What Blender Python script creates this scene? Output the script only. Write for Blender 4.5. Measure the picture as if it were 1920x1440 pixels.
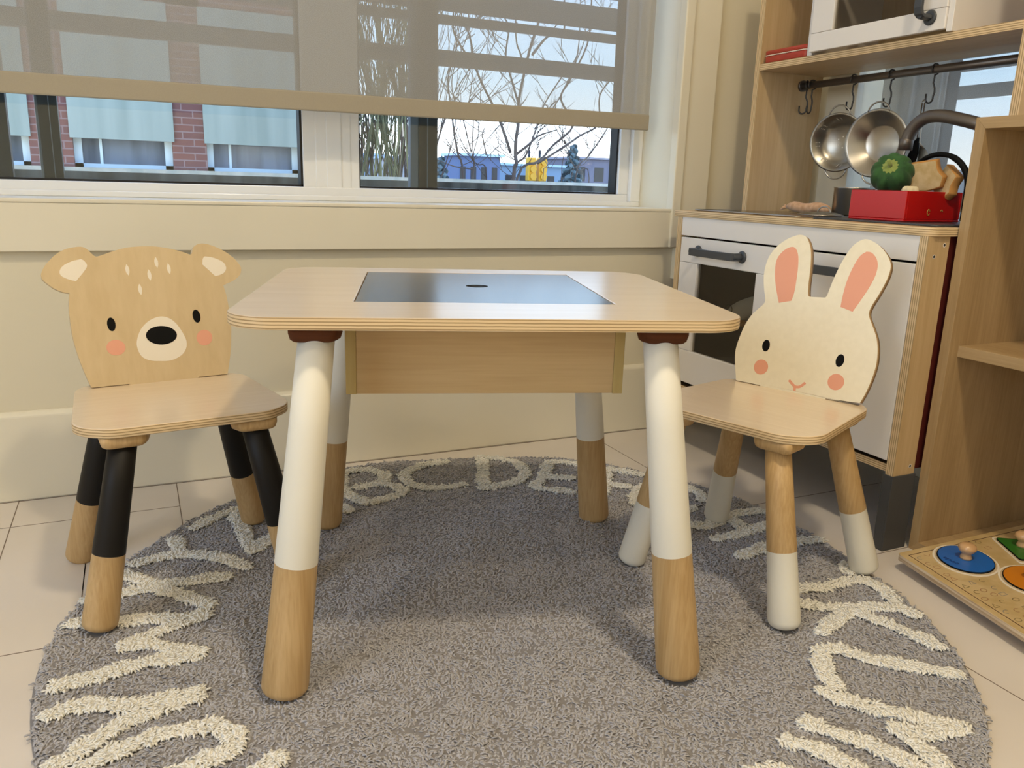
import bpy, bmesh, math, random
import numpy as np
from mathutils import Vector, Matrix

for o in list(bpy.data.objects): bpy.data.objects.remove(o)
scene = bpy.context.scene
COL = scene.collection
PI = math.pi

# ------------------------------------------------------------------ camera
F_PX, YAW, PITCH, ROLL, CAM_H = 1515.6, 0.43749, 0.24304, 0.02975, 0.62844
cam_d = bpy.data.cameras.new('camera'); cam = bpy.data.objects.new('camera', cam_d); COL.objects.link(cam)
cam_d.sensor_fit = 'HORIZONTAL'; cam_d.sensor_width = 36.0; cam_d.lens = 36.0*F_PX/1920.0
cam_d.clip_start = 0.02; cam_d.clip_end = 500
_f = Vector((math.sin(YAW)*math.cos(PITCH), math.cos(YAW)*math.cos(PITCH), -math.sin(PITCH)))
_r = Vector((math.cos(YAW), -math.sin(YAW), 0)); _u = _r.cross(_f)
_r2 = math.cos(ROLL)*_r + math.sin(ROLL)*_u; _u2 = -math.sin(ROLL)*_r + math.cos(ROLL)*_u
cam.matrix_world = Matrix(((_r2.x, _u2.x, -_f.x, 0), (_r2.y, _u2.y, -_f.y, 0), (_r2.z, _u2.z, -_f.z, CAM_H), (0, 0, 0, 1)))
scene.camera = cam

# ------------------------------------------------------------------ look, sky, lights
vs = scene.view_settings
vs.view_transform = 'Standard'; vs.look = 'None'; vs.gamma = 1.0; vs.use_curve_mapping = False
vs.exposure = -0.05

world = bpy.data.worlds.new('overcast_sky'); scene.world = world; world.use_nodes = True
nt = world.node_tree; nt.nodes.clear()
wo = nt.nodes.new('ShaderNodeOutputWorld'); bg = nt.nodes.new('ShaderNodeBackground')
tc = nt.nodes.new('ShaderNodeTexCoord'); sx = nt.nodes.new('ShaderNodeSeparateXYZ'); cr = nt.nodes.new('ShaderNodeValToRGB')
nt.links.new(tc.outputs['Generated'], sx.inputs[0]); nt.links.new(sx.outputs['Z'], cr.inputs[0])
nt.links.new(cr.outputs[0], bg.inputs[0]); nt.links.new(bg.outputs[0], wo.inputs[0])
e = cr.color_ramp.elements
e[0].position = 0.0; e[0].color = (1.0, 0.90, 0.76, 1)
e[1].position = 0.75; e[1].color = (0.30, 0.48, 0.90, 1)
for p, c in ((0.035, (0.98, 0.96, 0.95, 1)), (0.12, (0.66, 0.83, 1.0, 1)), (0.3, (0.46, 0.66, 1.0, 1))):
    k = e.new(p); k.color = c
bg.inputs['Strength'].default_value = 3.8

def area(name, loc, size, power, color, rot=(0, 0, 0), size_y=None):
    l = bpy.data.lights.new(name, 'AREA'); l.energy = power; l.color = color; l.size = size
    l.shape = 'DISK' if size_y is None else 'RECTANGLE'
    if size_y: l.size_y = size_y
    o = bpy.data.objects.new(name, l); o.location = loc; o.rotation_euler = rot; COL.objects.link(o)
    return o
WARM = (1.0, 0.83, 0.58)
LAMPS = [(0.50, 0.00, 2.385, 24.0), (-1.00, -0.30, 2.385, 9.0), (0.3, -1.35, 2.385, 4.0)]
for lx, ly, lz, lp in LAMPS:
    area('ceiling_lamp_light', (lx, ly, lz-0.02), 0.16, lp, WARM)
# soft cool daylight entering by the window in the left wall, outside the frame
area('left_window_daylight', (-2.24, -0.35, 1.25), 1.3, 16.0, (0.78, 0.89, 1.0), (0, -PI/2, 0), 1.5)

# ------------------------------------------------------------------ helpers
def mat(name, base=(0.8, 0.8, 0.8), rough=0.5, metal=0.0, coat=0.0, spec=0.5, sheen=0.0, trans=0.0):
    m = bpy.data.materials.new(name); m.use_nodes = True
    b = m.node_tree.nodes['Principled BSDF']
    b.inputs['Base Color'].default_value = (*base, 1); b.inputs['Roughness'].default_value = rough
    b.inputs['Metallic'].default_value = metal; b.inputs['Coat Weight'].default_value = coat
    b.inputs['Coat Roughness'].default_value = 0.12
    b.inputs['Specular IOR Level'].default_value = spec; b.inputs['Sheen Weight'].default_value = sheen
    b.inputs['Transmission Weight'].default_value = trans
    return m
def bs(m): return m.node_tree.nodes['Principled BSDF']
def mix_noise(m, c1, c2, scale=(10, 10, 10), nscale=1.0, detail=3, lo=0.35, hi=0.65, bump=0.0, dist=0.0, bdist=0.001):
    t = m.node_tree; N = t.nodes; L = t.links
    tcn = N.new('ShaderNodeTexCoord'); mp = N.new('ShaderNodeMapping'); mp.inputs['Scale'].default_value = scale
    no = N.new('ShaderNodeTexNoise'); no.inputs['Scale'].default_value = nscale; no.inputs['Detail'].default_value = detail
    no.inputs['Distortion'].default_value = dist
    rp = N.new('ShaderNodeValToRGB'); rp.color_ramp.elements[0].position = lo; rp.color_ramp.elements[1].position = hi
    rp.color_ramp.elements[0].color = (*c1, 1); rp.color_ramp.elements[1].color = (*c2, 1)
    L.new(tcn.outputs['Object'], mp.inputs[0]); L.new(mp.outputs[0], no.inputs['Vector']); L.new(no.outputs['Fac'], rp.inputs[0])
    L.new(rp.outputs[0], bs(m).inputs['Base Color'])
    if bump:
        bp = N.new('ShaderNodeBump'); bp.inputs['Strength'].default_value = bump; bp.inputs['Distance'].default_value = bdist
        L.new(no.outputs['Fac'], bp.inputs['Height']); L.new(bp.outputs[0], bs(m).inputs['Normal'])
    return m
def wood(name, c1, c2, axis='x', fine=260.0, rough=0.35, coat=0.0, spec=0.5, bump=0.15):
    """long stretched fibres along one axis with broad soft figure over them"""
    m = mat(name, c1, rough, coat=coat, spec=spec); t = m.node_tree; N = t.nodes; L = t.links
    tcn = N.new('ShaderNodeTexCoord')
    def nz(sc_along, sc_across, detail, dist):
        mp = N.new('ShaderNodeMapping'); s = [sc_across]*3; s['xyz'.index(axis)] = sc_along
        mp.inputs['Scale'].default_value = s
        no = N.new('ShaderNodeTexNoise'); no.inputs['Scale'].default_value = 1.0; no.inputs['Detail'].default_value = detail
        no.inputs['Distortion'].default_value = dist
        L.new(tcn.outputs['Object'], mp.inputs[0]); L.new(mp.outputs[0], no.inputs['Vector']); return no
    a = nz(fine*0.035, fine, 4, 0.3); b = nz(3.0, 22.0, 3, 1.2)
    ad = N.new('ShaderNodeMath'); ad.operation = 'MULTIPLY_ADD'; ad.inputs[1].default_value = 0.45; L.new(a.outputs['Fac'], ad.inputs[0])
    ml = N.new('ShaderNodeMath'); ml.operation = 'MULTIPLY'; ml.inputs[1].default_value = 0.55; L.new(b.outputs['Fac'], ml.inputs[0])
    L.new(ml.outputs[0], ad.inputs[2])
    rp = N.new('ShaderNodeValToRGB'); rp.color_ramp.elements[0].position = 0.36; rp.color_ramp.elements[1].position = 0.64
    rp.color_ramp.elements[0].color = (*c2, 1); rp.color_ramp.elements[1].color = (*c1, 1)
    L.new(ad.outputs[0], rp.inputs[0]); L.new(rp.outputs[0], bs(m).inputs['Base Color'])
    if bump:
        bp = N.new('ShaderNodeBump'); bp.inputs['Strength'].default_value = bump; bp.inputs['Distance'].default_value = 0.0006
        L.new(a.outputs['Fac'], bp.inputs['Height']); L.new(bp.outputs[0], bs(m).inputs['Normal'])
    return m
def plyedge(name, axis, period, light=(0.74, 0.56, 0.33), dark=(0.36, 0.24, 0.11), rough=0.45):
    m = mat(name, light, rough); t = m.node_tree; N = t.nodes; L = t.links
    tcn = N.new('ShaderNodeTexCoord'); sp = N.new('ShaderNodeSeparateXYZ'); L.new(tcn.outputs['Object'], sp.inputs[0])
    no = N.new('ShaderNodeTexNoise'); no.inputs['Scale'].default_value = 60; no.inputs['Detail'].default_value = 3
    L.new(tcn.outputs['Object'], no.inputs['Vector'])
    k = N.new('ShaderNodeMath'); k.operation = 'MULTIPLY'; k.inputs[1].default_value = 2*PI/period; L.new(sp.outputs['XYZ'.index(axis.upper())], k.inputs[0])
    ad = N.new('ShaderNodeMath'); ad.operation = 'MULTIPLY_ADD'; ad.inputs[1].default_value = 1.2
    L.new(no.outputs['Fac'], ad.inputs[0]); L.new(k.outputs[0], ad.inputs[2])
    sn = N.new('ShaderNodeMath'); sn.operation = 'SINE'; L.new(ad.outputs[0], sn.inputs[0])
    rp = N.new('ShaderNodeValToRGB'); rp.color_ramp.elements[0].position = 0.1; rp.color_ramp.elements[1].position = 0.75
    rp.color_ramp.elements[0].color = (*light, 1); rp.color_ramp.elements[1].color = (*dark, 1)
    L.new(sn.outputs[0], rp.inputs[0]); L.new(rp.outputs[0], bs(m).inputs['Base Color'])
    return m

class MB:
    """collects shapes; build() links them as ONE mesh object"""
    def __init__(s): s.v = []; s.f = []; s.m = []; s.s = []
    def add(s, verts, faces, mi=0, smooth=False):
        o = len(s.v); s.v += [tuple(p) for p in verts]
        for k, f in enumerate(faces):
            s.f.append(tuple(i+o for i in f)); s.m.append(mi if not hasattr(mi, '__len__') else mi[k]); s.s.append(smooth if not hasattr(smooth, '__len__') else smooth[k])
        return s
    def box(s, x0, x1, y0, y1, z0, z1, mi=0, side=None):
        """side: (axis-of-thickness material) dict {'x':mi,'y':mi,'z':mi} picks the material by face normal"""
        v = [(x, y, z) for z in (z0, z1) for y in (y0, y1) for x in (x0, x1)]
        f = [(0, 2, 3, 1), (4, 5, 7, 6), (0, 1, 5, 4), (2, 6, 7, 3), (0, 4, 6, 2), (1, 3, 7, 5)]
        ax = ['z', 'z', 'y', 'y', 'x', 'x']
        return s.add(v, f, [(side or {}).get(a, mi) for a in ax])
    def prism(s, pts, a0, a1, fr=None, mi=0, mside=None, smooth_side=False):
        """extrude a 2D outline (u,v) between depths a0 and a1; fr(u,v,a)->xyz"""
        fr = fr or (lambda u, v, a: (u, v, a)); n = len(pts)
        ar = sum(pts[i][0]*pts[(i+1) % n][1]-pts[(i+1) % n][0]*pts[i][1] for i in range(n))
        if ar < 0: pts = pts[::-1]
        V = [fr(u, v, a0) for u, v in pts]+[fr(u, v, a1) for u, v in pts]
        F = [tuple(range(n))[::-1], tuple(range(n, 2*n))]+[(i, (i+1) % n, n+(i+1) % n, n+i) for i in range(n)]
        M = [mi, mi]+[mi if mside is None else mside]*n
        return s.add(V, F, M, [False, False]+[smooth_side]*n)
    def lathe(s, prof, mtx=None, seg=32, mi=0, mis=None, smooth=True, cap=True):
        """prof: list of (r,z); revolve round z, transformed by mtx"""
        mtx = mtx or Matrix.Identity(4); V = []; F = []; M = []
        for r, z in prof:
            for k in range(seg):
                a = 2*PI*k/seg; V.append(mtx @ Vector((r*math.cos(a), r*math.sin(a), z)))
        for j in range(len(prof)-1):
            for k in range(seg):
                k2 = (k+1) % seg; F.append((j*seg+k, j*seg+k2, (j+1)*seg+k2, (j+1)*seg+k)); M.append(mi if mis is None else mis[j])
        S = [smooth]*len(F)
        if cap:
            if prof[0][0] > 1e-6: F.append(tuple(range(seg))[::-1]); M.append(mi if mis is None else mis[0]); S.append(False)
            if prof[-1][0] > 1e-6: F.append(tuple((len(prof)-1)*seg+k for k in range(seg))); M.append(mi if mis is None else mis[-1]); S.append(False)
        return s.add(V, F, M, S)
    def tube(s, path, rad, seg=10, mi=0, cap=True, closed=False):
        P = [Vector(p) for p in path]; n = len(P)
        R = rad if hasattr(rad, '__len__') else [rad]*n
        V = []; F = []; up = Vector((0, 0, 1)); prev = None
        for i, p in enumerate(P):
            if closed: t = (P[(i+1) % n]-P[i-1]).normalized()
            else: t = (P[min(i+1, n-1)]-P[max(i-1, 0)]).normalized()
            if prev is None:
                a = up if abs(t.dot(up)) < 0.9 else Vector((1, 0, 0)); x = t.cross(a).normalized()
            else:
                x = (prev - t*prev.dot(t)); x = x.normalized() if x.length > 1e-6 else t.orthogonal().normalized()
            prev = x; y = t.cross(x)
            for k in range(seg):
                a = 2*PI*k/seg; V.append(p+(x*math.cos(a)+y*math.sin(a))*R[i])
        m = n if closed else n-1
        for i in range(m):
            j = (i+1) % n
            for k in range(seg):
                k2 = (k+1) % seg; F.append((i*seg+k, i*seg+k2, j*seg+k2, j*seg+k))
        S = [True]*len(F)
        if cap and not closed: F += [tuple(range(seg))[::-1], tuple((n-1)*seg+k for k in range(seg))]; S += [False]*2
        return s.add(V, F, mi, S)
    def build(s, name, mats, parent=None, bevel=0.0, seg=2, world=False, subsurf=0):
        me = bpy.data.meshes.new(name)
        me.from_pydata([tuple(p) for p in s.v], [], s.f)
        mats = mats if isinstance(mats, (list, tuple)) else [mats]
        for m in mats: me.materials.append(m)
        me.polygons.foreach_set('material_index', s.m); me.polygons.foreach_set('use_smooth', s.s)
        me.validate(); me.update()
        bm = bmesh.new(); bm.from_mesh(me); bmesh.ops.recalc_face_normals(bm, faces=bm.faces); bm.to_mesh(me); bm.free()
        o = bpy.data.objects.new(name, me); COL.objects.link(o)
        if parent is not None:
            o.parent = parent
            if world:                       # shapes were given in room coordinates
                r = parent
                while r.parent: r = r.parent
                me.transform(r.matrix_basis.inverted())
        if bevel:
            b = o.modifiers.new('bevel', 'BEVEL'); b.width = bevel; b.segments = seg; b.limit_method = 'ANGLE'; b.angle_limit = math.radians(35)
        if subsurf:
            q = o.modifiers.new('subd', 'SUBSURF'); q.levels = subsurf; q.render_levels = subsurf
        return o
def tag(o, label, cat=None, group=None, kind=None):
    if label: o['label'] = label
    if cat: o['category'] = cat
    if group: o['group'] = group
    if kind: o['kind'] = kind
    return o
def thing(name, label, cat, loc=(0, 0, 0), rz=0.0, group=None):
    o = bpy.data.objects.new(name, None); o.empty_display_size = 0.05; COL.objects.link(o)
    o.location = loc; o.rotation_euler = (0, 0, rz); bpy.context.view_layer.update()
    return tag(o, label, cat, group)
def struct(name, mb, m, **k):
    o = mb.build(name, m, **k)
    if o.parent is None: o['kind'] = 'structure'
    return o
def kids(o): return [c for c in bpy.data.objects if c.parent == o]
def copy_tree(o, parent=None):
    c = o.copy(); COL.objects.link(c); c.parent = parent
    for ch in kids(o): copy_tree(ch, c)
    return c
def catmull(P, sub=6, closed=True, sharp=50):
    """smooth outline through the points, keeping real corners"""
    n = len(P); P = [np.array(p, float) for p in P]; out = []
    def corner(i):
        if not closed and i in (0, n-1): return True
        a = P[i]-P[i-1]; b = P[(i+1) % n]-P[i]
        c = a@b/(np.linalg.norm(a)*np.linalg.norm(b)+1e-12); return math.degrees(math.acos(max(-1, min(1, c)))) > sharp
    C = [corner(i) for i in range(n)]
    for i in range(n if closed else n-1):
        p1, p2 = P[i], P[(i+1) % n]
        p0 = P[i-1] if not C[i] else p1-(p2-p1)*0.5
        p3 = P[(i+2) % n] if not C[(i+1) % n] else p2+(p2-p1)*0.5
        for k in range(sub):
            t = k/sub; out.append(tuple(0.5*((2*p1)+(-p0+p2)*t+(2*p0-5*p1+4*p2-p3)*t*t+(-p0+3*p1-3*p2+p3)*t**3)))
    if not closed: out.append(tuple(P[-1]))
    return out
def roundpoly(P, R, seg=8):
    """round the corners of a polygon (counter-clockwise) with radii R"""
    out = []; n = len(P)
    for i in range(n):
        p = Vector(P[i]); a = (Vector(P[i-1])-p).normalized(); b = (Vector(P[(i+1) % n])-p).normalized()
        r = R[i] if hasattr(R, '__len__') else R
        ang = a.angle(b); d = r/math.tan(ang/2); c = p+(a+b).normalized()*(r/math.sin(ang/2))
        s = p+a*d-c; e_ = p+b*d-c; a0 = math.atan2(s.y, s.x); a1 = math.atan2(e_.y, e_.x)
        da = (a1-a0+PI) % (2*PI)-PI
        for k in range(seg+1): t = a0+da*k/seg; out.append((c.x+r*math.cos(t), c.y+r*math.sin(t)))
    return out
def ellipse(cx, cy, rx, ry, rot=0, n=32):
    return [(cx+rx*math.cos(t)*math.cos(rot)-ry*math.sin(t)*math.sin(rot), cy+rx*math.cos(t)*math.sin(rot)+ry*math.sin(t)*math.cos(rot)) for t in (2*PI*k/n for k in range(n))]
def frame_z(p0, p1):
    """matrix whose z runs from p0 to p1"""
    z = (Vector(p1)-Vector(p0)).normalized(); x = Vector((0, 1, 0)).cross(z).normalized(); y = z.cross(x)
    return Matrix(((x.x, y.x, z.x, p0[0]), (x.y, y.y, z.y, p0[1]), (x.z, y.z, z.z, p0[2]), (0, 0, 0, 1)))

# ------------------------------------------------------------------ materials
M = {}
M['wall'] = mix_noise(mat('cream_paint', (0.76, 0.70, 0.54), 0.42), (0.74, 0.68, 0.52), (0.77, 0.71, 0.55), (1.5,)*3, 2)
M['trim'] = mix_noise(mat('cream_trim_paint', (0.80, 0.75, 0.61), 0.32), (0.78, 0.73, 0.59), (0.81, 0.76, 0.62), (2,)*3, 2)
M['ceil'] = mat('ceiling_paint', (0.80, 0.77, 0.70), 0.8)
M['floor'] = mix_noise(mat('pale_floor_tile', (0.74, 0.66, 0.57), 0.30), (0.70, 0.64, 0.58), (0.76, 0.70, 0.635), (2.2,)*3, 2, 5, 0.3, 0.7, 0.05)
M['joint'] = mat('floor_joint', (0.20, 0.15, 0.11), 0.8)
M['vinyl'] = mat('white_vinyl', (0.84, 0.84, 0.82), 0.3)
M['gasket'] = mat('black_gasket', (0.008, 0.008, 0.010), 0.35)
M['darkalu'] = mix_noise(mat('dark_aluminium', (0.010, 0.012, 0.015), 0.35), (0.008, 0.010, 0.013), (0.016, 0.02, 0.024), (8, 8, 2), 2)
M['alureflect'] = mat('aluminium_blue_reflection', (0.12, 0.15, 0.19), 0.3)  # bluish reflection on the dark stiles, put into the colour
M['slat'] = mat('grey_slat', (0.20, 0.19, 0.18), 0.6)
def glass_mat(name, tint=(1, 1, 1), refl=0.06):
    m = bpy.data.materials.new(name); m.use_nodes = True; t = m.node_tree; t.nodes.clear()
    o = t.nodes.new('ShaderNodeOutputMaterial'); mx = t.nodes.new('ShaderNodeMixShader'); tr = t.nodes.new('ShaderNodeBsdfTransparent'); gl = t.nodes.new('ShaderNodeBsdfGlossy')
    gl.inputs['Roughness'].default_value = 0.02; tr.inputs[0].default_value = (*tint, 1)
    mx.inputs[0].default_value = refl
    t.links.new(tr.outputs[0], mx.inputs[1]); t.links.new(gl.outputs[0], mx.inputs[2]); t.links.new(mx.outputs[0], o.inputs[0]); return m
M['glass'] = glass_mat('window_glass', (0.93, 0.98, 1.0), 0.05)
M['smoke'] = glass_mat('clear_acrylic', (0.72, 0.70, 0.66), 0.05)
def fabric_mat(name, col, openness, trl):
    m = bpy.data.materials.new(name); m.use_nodes = True; t = m.node_tree; t.nodes.clear(); N = t.nodes; L = t.links
    o = N.new('ShaderNodeOutputMaterial'); mx = N.new('ShaderNodeMixShader'); tr = N.new('ShaderNodeBsdfTransparent')
    m2 = N.new('ShaderNodeMixShader'); df = N.new('ShaderNodeBsdfDiffuse'); tl = N.new('ShaderNodeBsdfTranslucent')
    df.inputs[0].default_value = (*col, 1); tl.inputs[0].default_value = (*col, 1); m2.inputs[0].default_value = trl
    tcn = N.new('ShaderNodeTexCoord'); mp = N.new('ShaderNodeMapping'); mp.inputs['Scale'].default_value = (900, 900, 900)
    ck = N.new('ShaderNodeTexNoise'); ck.inputs['Scale'].default_value = 1.0; ck.inputs['Detail'].default_value = 1
    L.new(tcn.outputs['Object'], mp.inputs[0]); L.new(mp.outputs[0], ck.inputs['Vector'])
    ma = N.new('ShaderNodeMapRange'); ma.inputs[1].default_value = 0.35; ma.inputs[2].default_value = 0.65
    ma.inputs[3].default_value = 1-openness*1.5; ma.inputs[4].default_value = 1-openness*0.5
    L.new(ck.outputs['Fac'], ma.inputs[0]); L.new(ma.outputs[0], mx.inputs[0])
    L.new(tr.outputs[0], mx.inputs[1]); L.new(df.outputs[0], m2.inputs[1]); L.new(tl.outputs[0], m2.inputs[2]); L.new(m2.outputs[0], mx.inputs[2])
    L.new(mx.outputs[0], o.inputs[0]); return m
M['blind'] = fabric_mat('screen_fabric', (0.44, 0.42, 0.37), 0.24, 0.22)
M['hem'] = fabric_mat('screen_fabric_hem', (0.44, 0.39, 0.30), 0.04, 0.06)
M['birch'] = wood('birch_veneer', (0.78, 0.64, 0.47), (0.71, 0.565, 0.39), 'x', 240, 0.30, spec=0.5, coat=0.7); bs(M['birch']).inputs['Coat Roughness'].default_value = 0.24
M['bearwood'] = wood('honey_birch_veneer', (0.67, 0.515, 0.30), (0.61, 0.455, 0.25), 'z', 110, 0.40, coat=0.15, bump=0.04)
M['rubberwood'] = wood('rubberwood', (0.60, 0.41, 0.20), (0.45, 0.28, 0.11), 'z', 340, 0.5)
M['puck'] = wood('red_brown_wood', (0.11, 0.034, 0.010), (0.07, 0.020, 0.006), 'x', 200, 0.7, spec=0.2)
M['boxwood'] = wood('beech_foil', (0.56, 0.39, 0.19), (0.49, 0.33, 0.15), 'x', 300, 0.42)
M['kitwood'] = wood('birch_ply_face', (0.60, 0.435, 0.235), (0.51, 0.35, 0.175), 'z', 160, 0.45)
M['kitwoody'] = wood('birch_ply_face_long', (0.66, 0.49, 0.29), (0.56, 0.39, 0.21), 'y', 160, 0.45)
M['oak'] = wood('oak_foil', (0.45, 0.31, 0.155), (0.35, 0.23, 0.105), 'z', 300, 0.5)
M['oaky'] = wood('oak_foil_long', (0.45, 0.31, 0.155), (0.35, 0.23, 0.105), 'y', 300, 0.5)
M['plyz'] = plyedge('ply_edge_flat', 'z', 0.0038)
M['plyy'] = plyedge('ply_edge_upright', 'y', 0.0040)
M['plyx'] = plyedge('ply_edge_cross', 'x', 0.0040)
M['white'] = mat('white_lacquer', (0.80, 0.77, 0.67), 0.55)
M['creampaint'] = mix_noise(mat('cream_lacquer', (0.84, 0.77, 0.60), 0.38), (0.82, 0.75, 0.58), (0.85, 0.78, 0.61), (90,)*3, 1, 2)
M['kitwhite'] = mat('kitchen_white_foil', (0.82, 0.79, 0.76), 0.35)
M['blackpaint'] = mat('black_lacquer', (0.008, 0.0065, 0.005), 0.55, spec=0.3)
M['black'] = mat('black_print', (0.003, 0.003, 0.003), 0.6, spec=0.15)
M['pink'] = mat('pink_print', (0.80, 0.38, 0.25), 0.5)
M['earpink'] = mat('salmon_print', (0.78, 0.36, 0.24), 0.5)
M['cream'] = mat('cream_print', (0.86, 0.78, 0.64), 0.45)
M['chalk'] = mat('chalkboard_lid', (0.055, 0.064, 0.078), 0.24, spec=1.0); bs(M['chalk']).inputs['IOR'].default_value = 1.85
M['greyplastic'] = mat('charcoal_plastic', (0.055, 0.060, 0.068), 0.35)
M['sock'] = mat('grey_plastic_sock', (0.060, 0.062, 0.066), 0.5)
M['bronze'] = mat('grey_metallic_plastic', (0.16, 0.14, 0.125), 0.38, metal=0.7)
M['steel'] = mat('brushed_steel', (0.46, 0.43, 0.38), 0.30, metal=1.0)
M['steelin'] = mat('steel_inside', (0.36, 0.34, 0.30), 0.32, metal=1.0)
M['hook'] = mat('dark_hook_metal', (0.07, 0.065, 0.06), 0.4, metal=0.6)
M['hob'] = mat('dark_hob_glass', (0.02, 0.02, 0.022), 0.12)
M['redlac'] = mat('red_lacquer', (0.50, 0.006, 0.006), 0.28)
M['redtin'] = mix_noise(mat('orange_red_plastic', (0.40, 0.05, 0.02), 0.4), (0.36, 0.035, 0.015), (0.44, 0.05, 0.02), (20,)*3, 2)
M['green'] = mix_noise(mat('green_felt', (0.02, 0.09, 0.02), 0.85, sheen=0.1), (0.014, 0.06, 0.014), (0.03, 0.11, 0.025), (30,)*3, 2)
M['lime'] = mat('lime_felt', (0.24, 0.30, 0.07), 0.85, sheen=0.3)
M['bread'] = mix_noise(mat('bread_felt', (0.60, 0.43, 0.20), 0.85, sheen=0.2), (0.54, 0.38, 0.17), (0.66, 0.50, 0.27), (35,)*3, 2)
M['crust'] = mat('crust_felt', (0.50, 0.24, 0.06), 0.85)
M['sweet'] = mix_noise(mat('tan_felt', (0.62, 0.36, 0.20), 0.85, sheen=0.2), (0.52, 0.29, 0.15), (0.70, 0.44, 0.27), (40,)*3, 2)
M['mitt'] = mat('white_cotton', (0.72, 0.70, 0.64), 0.8)
M['void'] = mat('dark_brown_interior', (0.09, 0.05, 0.02), 0.7)
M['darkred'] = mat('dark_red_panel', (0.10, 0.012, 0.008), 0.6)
M['rugbase'] = mat('rug_backing', (0.24, 0.225, 0.22), 0.95)
def pile_mat(name, c1, c2):
    m = mat(name, c1, 0.9, spec=0.15, sheen=0.25); t = m.node_tree; N = t.nodes; L = t.links
    tcn = N.new('ShaderNodeTexCoord'); no = N.new('ShaderNodeTexNoise'); no.inputs['Scale'].default_value = 220; no.inputs['Detail'].default_value = 2
    L.new(tcn.outputs['Object'], no.inputs['Vector']); rp = N.new('ShaderNodeValToRGB')
    rp.color_ramp.elements[0].position = 0.3; rp.color_ramp.elements[1].position = 0.7
    rp.color_ramp.elements[0].color = (*c1, 1); rp.color_ramp.elements[1].color = (*c2, 1)
    L.new(no.outputs['Fac'], rp.inputs[0]); L.new(rp.outputs[0], bs(m).inputs['Base Color']); return m
M['pile'] = pile_mat('grey_pile', (0.37, 0.362, 0.385), (0.53, 0.517, 0.535))
M['pilewhite'] = pile_mat('white_pile', (0.84, 0.82, 0.74), (0.93, 0.91, 0.85))
def emit(name, c, s):
    m = bpy.data.materials.new(name); m.use_nodes = True; t = m.node_tree; t.nodes.clear()
    o = t.nodes.new('ShaderNodeOutputMaterial'); k = t.nodes.new('ShaderNodeEmission'); k.inputs[0].default_value = (*c, 1); k.inputs[1].default_value = s
    t.links.new(k.outputs[0], o.inputs[0]); return m

# ------------------------------------------------------------------ room shell
XW, YW = 1.60, 1.746          # inner faces of the right wall and of the window wall
XL, YB, ZC = -2.3, -2.0, 2.4
OX0, OX1, OZ0, OZ1 = -1.10, 1.237, 0.572, 1.75     # opening in the window wall
RY0, RY1 = 0.10, 1.502                              # opening in the right wall
m_ = MB().box(XL, XW, YB, YW, -0.10, 0.0)
T = 0.0016
def joint(x0, y0, x1, y1):
    if abs(x1-x0) < abs(y1-y0): m_.box(min(x0, x1)-T/2, max(x0, x1)+T/2, y0, y1, -0.001, 0.0003, 1)
    else: m_.box(x0, x1, min(y0, y1)-T/2, max(y0, y1)+T/2, -0.001, 0.0003, 1)
for j in ((0.042, 1.143, 0.042, 1.746), (-0.85, 1.60, 0.042, 1.60), (-0.242, 1.143, -0.242, 1.746), (-0.113, 0.70, -0.113, 1.143+0.457-0.2), (-0.113, 1.30, -0.113, 1.60),
          (-2.3, 1.143, 0.042, 1.143), (1.037, 1.20, 1.037, 1.746), (0.50, 1.20, 1.60, 1.20), (1.0, 0.935, 1.60, 0.935), (0.998, -0.6, 0.998, 0.935), (0.60, 0.35, 1.6, 0.35),
          (-2.3, 0.70, 0.2, 0.70), (-0.55, 0.70, -0.55, 1.143), (-0.7, 1.143, -0.7, 1.746), (-0.3, -0.3, -0.3, 0.70), (-2.3, -0.3, 1.6, -0.3)):
    joint(*j)
m_.box(XL, XW, YW-0.0165, YW-0.0145, -0.001, 0.0004, 1)
struct('floor', m_, [M['floor'], M['joint']])
struct('ceiling', MB().box(XL, XW, YB, YW, ZC, ZC+0.1), M['ceil'])
w = MB(); WT = 0.18
w.box(XL-WT, OX0, YW, YW+WT, 0, ZC).box(OX1, XW+WT, YW, YW+WT, 0, ZC).box(OX0, OX1, YW, YW+WT, 0, OZ0).box(OX0, OX1, YW, YW+WT, OZ1, ZC)
struct('wall_window', w, M['wall'])
w = MB().box(XW, XW+WT, RY1, YW, 0, ZC).box(XW, XW+WT, YB, RY0, 0, ZC).box(XW, XW+WT, RY0, RY1, 0, OZ0).box(XW, XW+WT, RY0, RY1, OZ1, ZC)
struct('wall_right', w, M['wall'])
struct('wall_left', MB().box(XL-WT, XL, YB, -1.1, 0, ZC).box(XL-WT, XL, 0.4, YW, 0, ZC).box(XL-WT, XL, -1.1, 0.4, 0, 0.6).box(XL-WT, XL, -1.1, 0.4, 1.9, ZC), M['wall'])
struct('wall_back', MB().box(XL-WT, XW+WT, YB-WT, YB, 0, ZC), M['wall'])
b = MB().prism([(YW, 0), (YW-0.014, 0), (YW-0.014, 0.170), (YW-0.006, 0.178), (YW, 0.178)], XL, XW-0.001, lambda u, v, a: (a, u, v))
struct('baseboard_window', b, M['trim'], bevel=0.003)
struct('baseboard_left', MB().box(XL, XL+0.014, YB, YW-0.02, 0, 0.177), M['trim'], bevel=0.003)
struct('baseboard_back', MB().box(XL+0.02, XW-0.02, YB, YB+0.014, 0, 0.177), M['trim'], bevel=0.003)
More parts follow.
